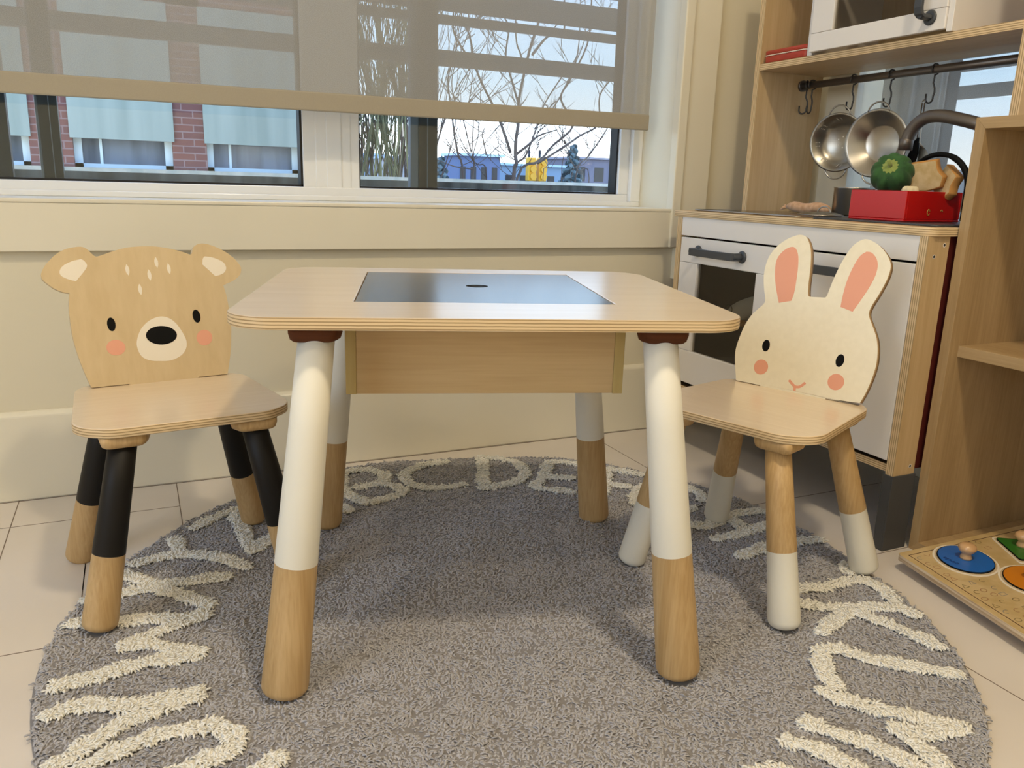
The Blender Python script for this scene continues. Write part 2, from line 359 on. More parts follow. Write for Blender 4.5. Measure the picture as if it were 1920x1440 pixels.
# apron board and sill under the window, casing boards, groove lines
struct('trim_1', MB().box(XL, OX1-0.0, YW-0.020, YW, 0.482, 0.570), M['trim'], bevel=0.0015)                 # apron
struct('trim_2', MB().box(OX0, OX1, YW-0.022, YW+0.155, 0.570, 0.578), M['trim'], bevel=0.002)               # sill
struct('trim_3', MB().box(OX1-0.002, 1.262, YW-0.026, YW+0.002, 0.482, OZ1), M['trim'], bevel=0.003)         # bead round the reveal
struct('trim_4', MB().box(1.262, 1.345, YW-0.018, YW, 0.40, OZ1+0.1), M['trim'], bevel=0.0015)               # flat casing
struct('trim_5', MB().box(XW-0.012, XW, RY1, RY1+0.100, 0.40, OZ1+0.1).box(XW-0.020, XW, RY1-0.002, RY1+0.02, 0.55, OZ1), M['trim'], bevel=0.0015)
struct('trim_6', MB().box(XW-0.014, XW+0.15, RY0, RY1, 0.570, 0.578), M['trim'], bevel=0.0015)
def window(name, a0, a1, z0, z1, fr, mullions, posts, wfr=0.058):
    """frame profile (vinyl), black gasket, glass, dark sliding posts; fr(u, d, z)->xyz with d = depth from the inner wall face"""
    def bx(mb, u0, u1, d0, d1, y0, y1, mi=0):
        p = [fr(u, d, z) for z in (y0, y1) for d in (d0, d1) for u in (u0, u1)]
        return mb.add(p, [(0, 2, 3, 1), (4, 5, 7, 6), (0, 1, 5, 4), (2, 6, 7, 3), (0, 4, 6, 2), (1, 3, 7, 5)], mi)
    f = MB()
    bx(f, a0, a1, 0.145, 0.20, z0, z0+0.030); bx(f, a0, a1, 0.145, 0.20, z1-0.03, z1)
    bx(f, a0, a0+wfr, 0.1455, 0.20, z0+0.03, z1-0.03); bx(f, a1-wfr, a1, 0.1455, 0.20, z0+0.03, z1-0.03)
    bx(f, a1-0.030, a1, 0.128, 0.145, z0+0.012, z1); bx(f, a0, a1, 0.128, 0.145, z0, z0+0.012)
    for q0, q1 in mullions:
        bx(f, q0+0.028, q1-0.020, 0.150, 0.199, z0+0.001, z1-0.001); bx(f, q0, q0+0.030, 0.152, 0.198, z0+0.02, z1-0.02); bx(f, q1-0.022, q1, 0.152, 0.198, z0+0.02, z1-0.02)
        bx(f, (q0+q1)/2-0.012, (q0+q1)/2+0.022, 0.147, 0.16, z0+0.002, z1-0.002)
    root = f.build(name, M['vinyl'], bevel=0.002); root['kind'] = 'structure'
    panes = []; lo = a0+wfr
    for q0, q1 in list(mullions)+[(a1-wfr, None)]:
        panes.append((lo, q0)); lo = q1
    g = MB(); 
    for p0, p1 in panes:
        bx(g, p0, p1, 0.156, 0.19, z0+0.028, z0+0.0345); bx(g, p0, p0+0.003, 0.156, 0.19, z0+0.03, z1-0.03); bx(g, p1-0.005, p1, 0.156, 0.19, z0+0.03, z1-0.03)
    g.build('gasket', M['gasket'], root)
    for p0, p1 in panes:
        k = MB(); bx(k, p0, p1, 0.174, 0.178, z0+0.03, z1-0.03); k.build('glass_pane', M['glass'], root)
    for c0, c1, dk in posts:
        k = MB(); bx(k, c0, c0+(c1-c0)*dk, 0.186, 0.206, z0+0.03, z1-0.03, 1); bx(k, c0+(c1-c0)*dk, c1, 0.182, 0.21, z0+0.03, z1-0.03, 0)  # lighter strip: reflection painted along one side of the stile
        bx(k, c0+(c1-c0)*0.60, c0+(c1-c0)*0.64, 0.180, 0.184, z0+0.03, z1-0.03, 1)
        k.build('sliding_stile', [M['darkalu'], M['alureflect']], root, bevel=0.001)
    return root
window('window_1', OX0, OX1, 0.578, OZ1, lambda u, d, z: (u, YW+d, z), [(0.356, 0.484)], [(0.617, 0.684, 0.30), (-0.160, -0.120, 0.12), (-0.275, -0.209, 0.05)])
window('window_2', RY0, RY1, 0.578, OZ1, lambda u, d, z: (XW+d, u, z), [(0.55, 0.65), (1.40, 1.444)], [])

# ------------------------------------------------------------------ roller blinds
def blind(label, c0, c1, z0, z1, fr, n=2):
    t = thing('roller_blind', label, 'blind', fr((c0+c1)/2, 0, z0))
    def slab(mb, u0, u1, d0, d1, y0, y1):
        p = [fr(u, d, z) for z in (y0, y1) for d in (d0, d1) for u in (u0, u1)]
        return mb.add(p, [(0, 2, 3, 1), (4, 5, 7, 6), (0, 1, 5, 4), (2, 6, 7, 3), (0, 4, 6, 2), (1, 3, 7, 5)])
    f = MB(); f.add([fr(c0, 0, z0+0.036), fr(c1, 0, z0+0.036), fr(c1, 0, z1), fr(c0, 0, z1)], [(0, 1, 2, 3)])
    f.build('fabric', M['blind'], t, world=True)
    h = MB(); slab(h, c0, c1, -0.004, 0.004, z0, z0+0.038); h.build('hem_bar', M['hem'], t, world=True, bevel=0.003)
    r = MB(); a = fr(c0, 0.012, z1+0.015); b_ = fr(c1, 0.012, z1+0.015); r.tube([a, b_], 0.022, 24); r.build('roller_tube', M['vinyl'], t, world=True)
    return t
blind('wide beige screen roller blind pulled half down over the big window behind the table', OX0+0.03, 1.193, 0.764, 1.70, lambda u, d, z: (u, 1.790+d, z+0.0045*(u-0.5)))
blind('grey screen roller blind behind the play kitchen pans, lowered almost to the sill', RY0+0.02, 1.462, 0.596, 1.70, lambda u, d, z: (XW+0.020+d, u, z))

# ------------------------------------------------------------------ ceiling lamps (outside the frame, light the room)
for k, (lx, ly, lz, lp) in enumerate(LAMPS):
    t = thing('ceiling_light', ['round recessed warm ceiling light above the craft table', 'round recessed warm ceiling light left of the craft table', 'round recessed warm ceiling light behind the camera'][k], 'ceiling light', (lx, ly, ZC))
    MB().lathe([(0.09, -0.006), (0.115, -0.006), (0.118, 0.0)], seg=40, cap=False).build('trim_ring', M['vinyl'], t)
    MB().lathe([(0.09, -0.004), (0.0005, -0.004)], seg=40, cap=False).build('diffuser', emit('lamp_glow', WARM, 6.0), t)

# ------------------------------------------------------------------ furniture: legs and pucks
def leg(parent, p_bot, p_top, r_bot, r_top, split, mats, name='leg'):
    """turned leg: rounded foot, two-tone finish; split = fraction from the foot where the paint changes"""
    L_ = (Vector(p_top)-Vector(p_bot)).length; mt = frame_z(p_bot, p_top)
    def r(t): return r_bot+(r_top-r_bot)*t
    rr = 0.012; prof = [(0.0004, 0.0), (r_bot-rr, 0.0)]
    for k in range(1, 7):
        a = PI/2*k/6; prof.append((r_bot-rr+rr*math.sin(a), rr-rr*math.cos(a)))
    ms = [0]*(len(prof)-1)
    for t in (split*0.5, split): prof.append((r(t), t*L_)); ms.append(0)
    for t in (split+0.002, 0.75, 1.0): prof.append((r(t)+0.0002, t*L_)); ms.append(1)
    return MB().lathe(prof, mt, 40, mis=ms).build(name, mats, parent)
def puck(parent, cx, cy, sx, sy, z1, w_, h_, m):
    """corner block under the top: square corner outward, cut corner inward, undercut foot"""
    a = w_/2; P = [(a, -a*1.0), (a, a), (-a, a), (-a*1.35, a*0.1), (-a*0.1, -a*1.35)]
    P = [(cx+sx*x, cy+sy*y) for x, y in P]
    ar = sum(P[i][0]*P[(i+1) % 5][1]-P[(i+1) % 5][0]*P[i][1] for i in range(5))
    if ar < 0: P = P[::-1]
    O = roundpoly(P, a*0.38, 6); n = len(O); V = []; F = []
    for s_, z in ((1.0, z1), (1.0, z1-h_*0.45), (0.93, z1-h_*0.85), (0.82, z1-h_)):
        V += [(cx+(x-cx)*s_, cy+(y-cy)*s_, z) for x, y in O]
    for j in range(3): F += [(j*n+i, j*n+(i+1) % n, (j+1)*n+(i+1) % n, (j+1)*n+i) for i in range(n)]
    S = [True]*len(F); F += [tuple(range(n)), tuple(3*n+i for i in range(n))[::-1]]; S += [False]*2
    return MB().add(V, F, 0, S).build('leg_block', m, parent)

# craft table
TB = thing('activity_table', 'square birch plywood craft table with white and wood two-tone legs and a dark lid panel', 'table', (0.442, 1.069, 0.012), -0.308)
Zt = 0.469
top_o = roundpoly([(-0.302, -0.264), (0.302, -0.264), (0.302, 0.262), (-0.302, 0.262)], 0.055, 12)
LID = [(-0.166, -0.140), (0.166, -0.140), (0.166, 0.200), (-0.166, 0.200)]
def ring_top(mb, outer, inner, z0, z1):
    """board with a rectangular well: bridge outer and inner loops by angle"""
    n = len(outer); c = (0.0, 0.03)
    inn = []
    for x, y in outer:                       # matching point on the rectangle, seen from its centre
        dx, dy = x-c[0], y-c[1]; s_ = min(0.166/max(abs(dx), 1e-9), 0.170/max(abs(dy), 1e-9)); inn.append((c[0]+dx*s_, c[1]+dy*s_))
    V = [(x, y, z1) for x, y in outer]+[(x, y, z1) for x, y in inn]+[(x, y, z0) for x, y in outer]+[(x, y, z0) for x, y in inn]
    F = []; Mi = []
    for i in range(n):
        j = (i+1) % n
        F += [(i, j, n+j, n+i), (2*n+i, 3*n+i, 3*n+j, 2*n+j), (i, 2*n+i, 2*n+j, j), (n+i, n+j, 3*n+j, 3*n+i)]; Mi += [0, 0, 1, 1]
    mb.add(V, F, Mi)
# add exact corner directions so that the well keeps its corners
def densify(O, pts, c):
    ang = lambda p: math.atan2(p[1]-c[1], p[0]-c[0]); res = list(O)
    for q in pts:
        a = ang(q)
        for i in range(len(res)):
            p1, p2 = res[i], res[(i+1) % len(res)]; a1, a2 = ang(p1), ang(p2)
            d = (a2-a1+PI) % (2*PI)-PI; e_ = (a-a1+PI) % (2*PI)-PI
            if 0 < e_ < d:
                dx, dy = math.cos(a), math.sin(a); ex, ey = p2[0]-p1[0], p2[1]-p1[1]
                t = ((c[0]-p1[0])*dy-(c[1]-p1[1])*dx)/(ex*dy-ey*dx); res.insert(i+1, (p1[0]+ex*t, p1[1]+ey*t)); break
    return res
top_d = densify(top_o, LID, (0.0, 0.03))
mb = MB(); ring_top(mb, top_d, None, Zt-0.0145, Zt); mb.build('tabletop', [M['birch'], M['plyz']], TB, bevel=0.0016)
# lid with its finger hole
def holed(outer_half, hole_r, hc, z0, z1, n=48):
    (x0, x1, y0, y1) = outer_half; V = []; F = []
    O = []; I = []
    A = sorted(set([2*PI*k/n for k in range(n)]+[math.atan2(y-hc[1], x-hc[0]) % (2*PI) for x in (x0, x1) for y in (y0, y1)]))
    for a in A:
        dx, dy = math.cos(a), math.sin(a)
        sxx = ((x1 if dx > 0 else x0)-hc[0])/dx if abs(dx) > 1e-9 else 1e9; syy = ((y1 if dy > 0 else y0)-hc[1])/dy if abs(dy) > 1e-9 else 1e9
        s_ = min(sxx, syy); O.append((hc[0]+dx*s_, hc[1]+dy*s_)); I.append((hc[0]+dx*hole_r, hc[1]+dy*hole_r))
    n = len(A); V = [(x, y, z) for z in (z1, z0) for L_ in (O, I) for x, y in L_]
    for i in range(n):
        j = (i+1) % n; F += [(i, j, n+j, n+i), (2*n+i, 3*n+i, 3*n+j, 2*n+j), (i, 2*n+i, 2*n+j, j), (n+i, n+j, 3*n+j, 3*n+i)]
    return V, F
V, F = holed((-0.1645, 0.1645, -0.1385, 0.1985), 0.0165, (0.001, 0.033), Zt-0.007, Zt-0.0004)
lid = MB().add(V, F).build('lid_panel', M['chalk'], TB); lid['label'] = 'dark glossy chalkboard lid panel with a finger hole'
# storage box below: two side boards standing proud of front and back boards
sb = MB(); BX0, BX1, BY0, BY1, BZ = -0.176, 0.176, -0.163, 0.218, 0.356
sb.box(BX0, BX0+0.013, BY0, BY1, BZ, Zt-0.0145, 1).box(BX1-0.013, BX1, BY0, BY1, BZ, Zt-0.0145, 1)
sb.box(BX0+0.013, BX1-0.013, BY0+0.0008, BY0+0.012, BZ+0.0005, Zt-0.0145).box(BX0+0.013, BX1-0.013, BY1-0.012, BY1-0.001, BZ, Zt-0.0145).box(BX0+0.012, BX1-0.012, BY0+0.01, BY1-0.01, BZ, BZ+0.004)
sb.build('storage_box', [M['boxwood'], wood('box_side_wood', (0.47, 0.35, 0.13), (0.42, 0.30, 0.10), 'z', 200, 0.45)], TB, bevel=0.0006)
for sx_ in (-1, 1):
    for sy_ in (-1, 1):
        leg(TB, (sx_*0.251, sy_*0.252, 0.0), (sx_*0.203, sy_*0.222, Zt-0.03), 0.0285, 0.0205, 0.385, [M['rubberwood'], M['white']])
        puck(TB, sx_*0.207, sy_*0.219, sx_, sy_, Zt-0.0143, 0.052, 0.018, M['puck'])

# chairs
def backrest(parent, D, y0, tilt, z0, base, edge, decals, thick=0.0125, dyaw=0.0):
    """cut-out board; D['o'] outline in board coordinates (u right, v up); prints lie 0.3 mm proud in the same mesh"""
    ca, sa = math.cos(dyaw), math.sin(dyaw)
    def fr(u, v, a):
        y = y0+a*math.cos(tilt)+v*math.sin(tilt)
        return (u*ca-y*sa, u*sa+y*ca, z0+v*math.cos(tilt)-a*math.sin(tilt))
    g0, g1 = D['gap']; ou = list(D['o']); e0, e1 = ou[0], ou[-1]
    o = catmull(ou, 5)
    o = [q for q in o if q[1] > 0.0022 or q in (o[0],)]
    o = [(e0[0]+0.0004, 0.0016)]+o[1:]+[(e1[0]-0.0004, 0.0016), (g1, 0.0016), (g1-0.002, -0.001), (g0+0.002, -0.001), (g0, 0.0016)]
    mb = MB().prism(o, 0.0, thick, fr, 0, 1, True)
    for pts, mi, lift in decals:
        mb.prism(pts, -lift, 0.0004, fr, mi, mi)
    return mb, fr
def make_chair(name, label, pose, D, decals, fm, zfeet, legm, split, bench, notch):
    t = thing(name, label, 'chair', (pose[0], pose[1], 0.0), pose[2])
    Zs = 0.299
    # seat: wide rounded front, gently bowed sides, narrower back
    P = [(-0.146, -0.134), (0.146, -0.134), (0.123, 0.135), (-0.123, 0.135)]
    O = roundpoly(P, [0.050, 0.050, 0.045, 0.045], 12)
    O2 = []
    for x, y in O:
        bow = 0.006*(1-(y/0.133)**2)*(1 if x > 0 else -1) if abs(x) > 0.1 else 0
        f_ = -0.005*(1-(x/0.1435)**2) if y < -0.128 else (0.0)
        O2.append((x+bow, y+f_))
    mb = MB().prism(O2, Zs-0.0135, Zs, None, 0, 1, True); mb.build('seat', [M['birch'], M['plyz']], t, bevel=0.0015)
    bb, fr = backrest(t, D, pose[3], pose[4], Zs-0.0003, 0, 1, decals, dyaw=notch)
    bo = bb.build('backrest', bench, t); bo['label'] = fm
    # foot of the board where it tenons through the seat
    tn = MB(); tn.prism([(-0.045, -0.016), (0.045, -0.016), (0.045, 0.001), (-0.045, 0.001)], 0.001, 0.0115, fr); tn.build('tenon', bench[0], t)
    tops = {(-1, -1): (-0.087, -0.106), (1, -1): (0.089, -0.106), (1, 1): (0.087, 0.088), (-1, 1): (-0.087, 0.088)}
    feet = {(-1, -1): (-0.140, -0.127), (1, -1): (0.140, -0.127), (1, 1): (0.144, 0.147), (-1, 1): (-0.144, 0.147)}
    for k in tops:
        leg(t, (*feet[k], zfeet.get(k, 0.012)), (*tops[k], Zs-0.028), 0.0235, 0.0180, split, legm)
        puck(t, tops[k][0]*1.02, tops[k][1]*0.98, k[0], k[1], Zs-0.0135, 0.056, 0.017, M['rubberwood'])
    return t
def quad_ellipse(P):
    """ellipse through four given extreme points top, right, bottom, left"""
    t, r, b_, l = [np.array(p) for p in P]; c = (t+r+b_+l)/4; a = (r-l)/2; v = (t-b_)/2
    return [tuple(c+a*math.cos(q)+v*math.sin(q)) for q in (2*PI*k/28 for k in range(28))]
BEAR={
'o':[(-0.0996,-0.0017),(-0.1062,0.0224),(-0.1124,0.0497),(-0.1167,0.0786),(-0.1179,0.1090),(-0.1169,0.1316),(-0.1140,0.1504),(-0.1233,0.1527),(-0.1341,0.1589),(-0.1444,0.1687),(-0.1488,0.1753),(-0.1479,0.1837),(-0.1415,0.1946),(-0.1285,0.2083),(-0.1142,0.2173),(-0.1005,0.2209),(-0.0886,0.2212),(-0.0815,0.2167),(-0.0762,0.2099),(-0.0723,0.2063),(-0.0672,0.2062),(-0.0499,0.2122),(-0.0279,0.2185),(-0.0060,0.2205),(0.0160,0.2201),(0.0381,0.2163),(0.0565,0.2109),(0.0694,0.2055),(0.0731,0.2075),(0.0765,0.2166),(0.0831,0.2222),(0.0931,0.2235),(0.1066,0.2201),(0.1237,0.2115),(0.1386,0.1997),(0.1484,0.1869),(0.1510,0.1784),(0.1474,0.1690),(0.1381,0.1610),(0.1252,0.1552),(0.1177,0.1524),(0.1207,0.1346),(0.1223,0.1136),(0.1230,0.0885),(0.1204,0.0635),(0.1165,0.0387),(0.1105,0.0142),(0.1068,0.0003)],
'muz':[(0.0111,0.1058),(-0.0053,0.1004),(-0.0186,0.0884),(-0.0263,0.0732),(-0.0283,0.0596),(-0.0237,0.0444),(-0.0127,0.0364),(0.0036,0.0336),(0.0205,0.0332),(0.0365,0.0398),(0.0454,0.0502),(0.0475,0.0632),(0.0429,0.0778),(0.0350,0.0926),(0.0248,0.1023)],
'nose':[(-0.0135,0.0772),(0.0121,0.0902),(0.0342,0.0740),(0.0085,0.0596)],
'eyel':[(-0.0604,0.1086),(-0.0555,0.0960),(-0.0625,0.0874),(-0.0675,0.1007)],
'eyer':[(0.0687,0.1133),(0.0745,0.1011),(0.0677,0.0917),(0.0621,0.1050)],
'chl':[(-0.0580,0.0729),(-0.0453,0.0601),(-0.0600,0.0483),(-0.0727,0.0625)],
'chr':[(0.0781,0.0792),(0.0893,0.0650),(0.0754,0.0531),(0.0639,0.0670)],
'sp':[(-0.0301,0.1916),(-0.0274,0.1917),(-0.0256,0.1823),(-0.0267,0.1747),(-0.0294,0.1775),(-0.0308,0.1854)],
'spots':[(-0.0284,0.1834),(0.0033,0.1740),(0.0160,0.1942),(0.0340,0.1833),(-0.0133,0.1513)],
'earl':[(-0.1239,0.1838),(-0.1188,0.1921),(-0.1063,0.1989),(-0.0925,0.2023),(-0.0878,0.1987),(-0.0860,0.1891),(-0.1031,0.1682),(-0.1144,0.1721),(-0.1221,0.1771)],
'earr':[(0.0929,0.2019),(0.1062,0.1995),(0.1214,0.1918),(0.1259,0.1823),(0.1223,0.1741),(0.1148,0.1702),(0.1065,0.1680),(0.0876,0.1887),(0.0895,0.1979)],
}
BUN={
'o':[(-0.1039,0.0053),(-0.1114,0.0294),(-0.1159,0.0505),(-0.1152,0.0700),(-0.1098,0.0974),(-0.1017,0.1177),(-0.0920,0.1309),(-0.0821,0.1429),(-0.0818,0.1524),(-0.0865,0.1649),(-0.0930,0.1879),(-0.0944,0.2067),(-0.0913,0.2259),(-0.0816,0.2432),(-0.0685,0.2558),(-0.0535,0.2642),(-0.0422,0.2668),(-0.0318,0.2629),(-0.0230,0.2498),(-0.0177,0.2343),(-0.0138,0.2118),(-0.0112,0.1870),(-0.0088,0.1712),(-0.0071,0.1657),(-0.0025,0.1640),(0.0223,0.1657),(0.0246,0.1705),(0.0279,0.1910),(0.0334,0.2161),(0.0399,0.2367),(0.0473,0.2528),(0.0560,0.2622),(0.0657,0.2668),(0.0768,0.2647),(0.0910,0.2571),(0.1039,0.2452),(0.1126,0.2320),(0.1147,0.2194),(0.1123,0.2020),(0.1058,0.1798),(0.0993,0.1618),(0.0972,0.1506),(0.0994,0.1423),(0.1092,0.1263),(0.1179,0.1103),(0.1234,0.0918),(0.1260,0.0685),(0.1240,0.0444),(0.1196,0.0218),(0.1134,0.0021)],
'earl':[(-0.0554,0.1473),(-0.0642,0.1673),(-0.0723,0.1900),(-0.0764,0.2131),(-0.0742,0.2273),(-0.0648,0.2398),(-0.0540,0.2452),(-0.0461,0.2423),(-0.0393,0.2302),(-0.0352,0.2098),(-0.0330,0.1847),(-0.0324,0.1663),(-0.0343,0.1533)],
'earr':[(0.0505,0.1535),(0.0502,0.1757),(0.0518,0.1980),(0.0566,0.2205),(0.0634,0.2386),(0.0723,0.2468),(0.0810,0.2455),(0.0903,0.2365),(0.0947,0.2240),(0.0937,0.2066),(0.0876,0.1864),(0.0794,0.1659),(0.0715,0.1480)],
'eyel':[(-0.0633,0.0809),(-0.0549,0.0734),(-0.0599,0.0608),(-0.0683,0.0690)],
'eyer':[(0.0683,0.0771),(0.0755,0.0685),(0.0697,0.0562),(0.0622,0.0651)],
'chl':[(-0.0652,0.0458),(-0.0499,0.0359),(-0.0593,0.0202),(-0.0751,0.0298)],
'chr':[(0.0673,0.0444),(0.0831,0.0341),(0.0727,0.0181),(0.0569,0.0284)],
'm1':[(-0.0079,0.0197),(0.0040,0.0115),(0.0131,0.0126),(0.0207,0.0205)],
'm2':[(0.0044,0.0116),(0.0052,0.0042)],
}

BEAR['gap'] = (-0.047, 0.060); BUN['gap'] = (-0.057, 0.060)
D = BEAR; decals = [(catmull(D['muz'], 4), 2, 0.0003), (ellipse(*np.mean(D['nose'], 0), 0.0236, 0.0152, -0.05), 3, 0.0006)]
for k in ('eyel', 'eyer'): decals.append((quad_ellipse(D[k]), 3, 0.0003))
for k in ('chl', 'chr'): decals.append((quad_ellipse(D[k]), 4, 0.0003))
for k in ('earl', 'earr'): decals.append((catmull(D[k], 4), 2, 0.0003))
for x, y in D['spots']: decals.append((catmull([(x-0.0003, y+0.0092), (x+0.0026, y+0.003), (x+0.0026, y-0.004), (x+0.0008, y-0.0092), (x-0.0022, y-0.004), (x-0.0026, y+0.003)], 3), 2, 0.0003))
bear = make_chair('bear_chair', 'small wooden chair with honey brown bear face backrest and black two-tone legs', (0.039, 1.29, 0.122, 0.108, math.radians(14)), BEAR, decals,
    'honey brown bear head board with muzzle, eyes and pink cheeks', {(-1, 1): 0.0}, [M['rubberwood'], M['blackpaint']], 0.41,
    [M['bearwood'], M['bearwood'], M['cream'], M['black'], M['pink']], 0.04)
D = BUN; decals = []
for k in ('eyel', 'eyer'): decals.append((quad_ellipse(D[k]), 2, 0.0003))
for k in ('chl', 'chr'): decals.append((quad_ellipse(D[k]), 3, 0.0003))
for k in ('earl', 'earr'): decals.append((catmull(D[k], 4), 3, 0.0003))
def stroke2d(P, w_):
    P = catmull(P, 4, closed=False, sharp=400); P = [np.array(p) for p in P]; Lf = []; Rt = []
    for i, p in enumerate(P):
        d = P[min(i+1, len(P)-1)]-P[max(i-1, 0)]; d /= np.linalg.norm(d); n_ = np.array([-d[1], d[0]])*w_/2; Lf.append(tuple(p+n_)); Rt.append(tuple(p-n_))
    return Lf+Rt[::-1]
decals.append((stroke2d(D['m1'], 0.0044), 3, 0.0003)); decals.append((stroke2d(D['m2'], 0.0044), 3, 0.00035))
bun = make_chair('bunny_chair', 'small wooden chair with cream bunny face backrest, long pink ears and white-dipped legs', (0.891, 0.964, -1.224, 0.108, math.radians(14)), BUN, decals,
    'cream rabbit head board with long ears and pink cheeks', {}, [M['white'], M['rubberwood']], 0.43,
    [M['creampaint'], mat('backboard_edge', (0.45, 0.30, 0.15), 0.5), M['black'], M['earpink']], 0.03)

# ------------------------------------------------------------------ round alphabet rug
LET={
'Z':[[(0.059,1.459),(0.096,1.495),(0.136,1.521)],[(0.135,1.511),(0.137,1.416),(0.140,1.330)],[(0.141,1.322),(0.189,1.368)]],
'Y':[[(0.023,1.416),(0.033,1.352)],[(-0.035,1.345),(-0.008,1.353),(0.033,1.352),(0.074,1.326),(0.123,1.269)]],
'X':[[(-0.054,1.312),(-0.014,1.258),(0.011,1.223),(0.057,1.162)],[(-0.103,1.240),(-0.054,1.245),(0.006,1.250),(0.089,1.247)]],
'W':[[(-0.118,1.177),(-0.059,1.161),(0.002,1.143),(0.049,1.137)],[(0.047,1.133),(0.001,1.119),(-0.054,1.089)],[(-0.054,1.089),(-0.015,1.077),(0.034,1.038)],[(0.032,1.033),(-0.030,1.037),(-0.085,1.030),(-0.129,1.026)]],
'V':[[(-0.132,0.967),(-0.108,0.974),(-0.045,0.951),(0.025,0.949)],[(0.025,0.940),(-0.047,0.923),(-0.081,0.900),(-0.127,0.868)]],
'U':[[(-0.109,0.842),(-0.079,0.863),(-0.023,0.881),(0.029,0.878),(0.056,0.861),(0.060,0.840),(0.050,0.824),(0.025,0.818),(-0.011,0.809),(-0.036,0.804)]],
'T':[[(0.099,0.789),(0.071,0.777),(0.051,0.768)]],
'A':[[(0.311,1.471),(0.325,1.461),(0.331,1.436)]],
'B':[[(0.366,1.631),(0.349,1.546),(0.361,1.493),(0.375,1.459)],[(0.373,1.649),(0.414,1.652),(0.447,1.622),(0.449,1.587),(0.424,1.556),(0.384,1.552)],[(0.424,1.556),(0.448,1.532),(0.458,1.493),(0.425,1.469),(0.375,1.459)]],
'C':[[(0.600,1.639),(0.561,1.639),(0.516,1.618),(0.487,1.580),(0.487,1.527),(0.511,1.492),(0.545,1.488),(0.587,1.490)]],
'D':[[(0.693,1.637),(0.655,1.539),(0.623,1.460)],[(0.693,1.637),(0.732,1.615),(0.753,1.569),(0.746,1.513),(0.707,1.472),(0.664,1.461),(0.623,1.460)]],
'E':[[(0.819,1.545),(0.766,1.471),(0.725,1.433)],[(0.822,1.552),(0.861,1.545),(0.887,1.513)],[(0.771,1.476),(0.798,1.466),(0.820,1.444)],[(0.725,1.433),(0.748,1.398),(0.781,1.373)]],
'F':[[(0.922,1.463),(0.875,1.390),(0.846,1.349)],[(0.925,1.469),(0.958,1.443),(0.981,1.413)],[(0.875,1.390),(0.912,1.363)]],
'G':[[(1.016,1.237),(1.034,1.273),(1.026,1.315),(1.003,1.350),(0.965,1.357),(0.918,1.329),(0.881,1.275),(0.887,1.227),(0.927,1.201),(0.968,1.206)]],
'H':[[(0.923,1.134),(0.952,1.129),(1.015,1.153),(1.091,1.155)],[(0.920,1.076),(0.987,1.078),(1.053,1.091),(1.075,1.082)],[(1.010,1.146),(0.996,1.085)]],
'I':[[(0.915,1.001),(0.987,1.014),(1.044,1.015),(1.102,1.008)]],
'J':[[(0.905,0.877),(0.928,0.872),(0.965,0.863),(1.024,0.864),(1.055,0.844),(1.049,0.813),(1.043,0.788)],[(1.065,0.907),(1.051,0.888)]],
'K':[[(0.880,0.841),(0.891,0.834),(0.918,0.816),(0.953,0.798),(0.998,0.780),(1.034,0.762),(1.035,0.744)],[(0.948,0.793),(0.901,0.773),(0.861,0.760)],[(0.961,0.780),(0.975,0.740),(0.982,0.705),(0.993,0.672)]],
'L':[[(0.822,0.729),(0.856,0.706),(0.878,0.674),(0.923,0.642),(0.953,0.613)],[(0.824,0.725),(0.799,0.694),(0.783,0.674),(0.778,0.655)]],
'M':[[(0.756,0.653),(0.770,0.626),(0.793,0.599),(0.825,0.563),(0.856,0.532)],[(0.856,0.532),(0.814,0.539),(0.780,0.559)],[(0.778,0.558),(0.779,0.526),(0.768,0.474)],[(0.687,0.609),(0.706,0.585),(0.732,0.545),(0.744,0.508),(0.760,0.472)]],
'N':[[(0.644,0.594),(0.662,0.574),(0.676,0.537),(0.686,0.505)]],
'O':[[(0.569,0.565),(0.595,0.561),(0.606,0.544),(0.617,0.532)]],
}

RUGC = (0.489, 1.040)
RB = [(-0.154, 0.973), (-0.113, 1.254), (0.122, 1.572), (0.383, 1.695), (0.695, 1.65), (0.872, 1.587), (1.117, 1.086), (1.099, 0.939), (1.079, 0.825), (1.036, 0.684), (0.947, 0.563), (0.869, 0.495),
      (-0.16, 1.067), (-0.147, 1.156), (-0.144, 0.881), (-0.048, 1.363), (0.031, 1.483)]
_pa = np.array([math.atan2(y-RUGC[1], x-RUGC[0]) for x, y in RB]); _pr = np.array([math.hypot(x-RUGC[0], y-RUGC[1]) for x, y in RB])
def rug_r(a):
    a = np.asarray(a, float); num = 0.6462*0.25; den = 0.25
    for pa, pr in zip(_pa, _pr):
        d = (a-pa+PI) % (2*PI)-PI; w_ = np.exp(-(d/0.16)**2); num = num+pr*w_; den = den+w_
    return num/den
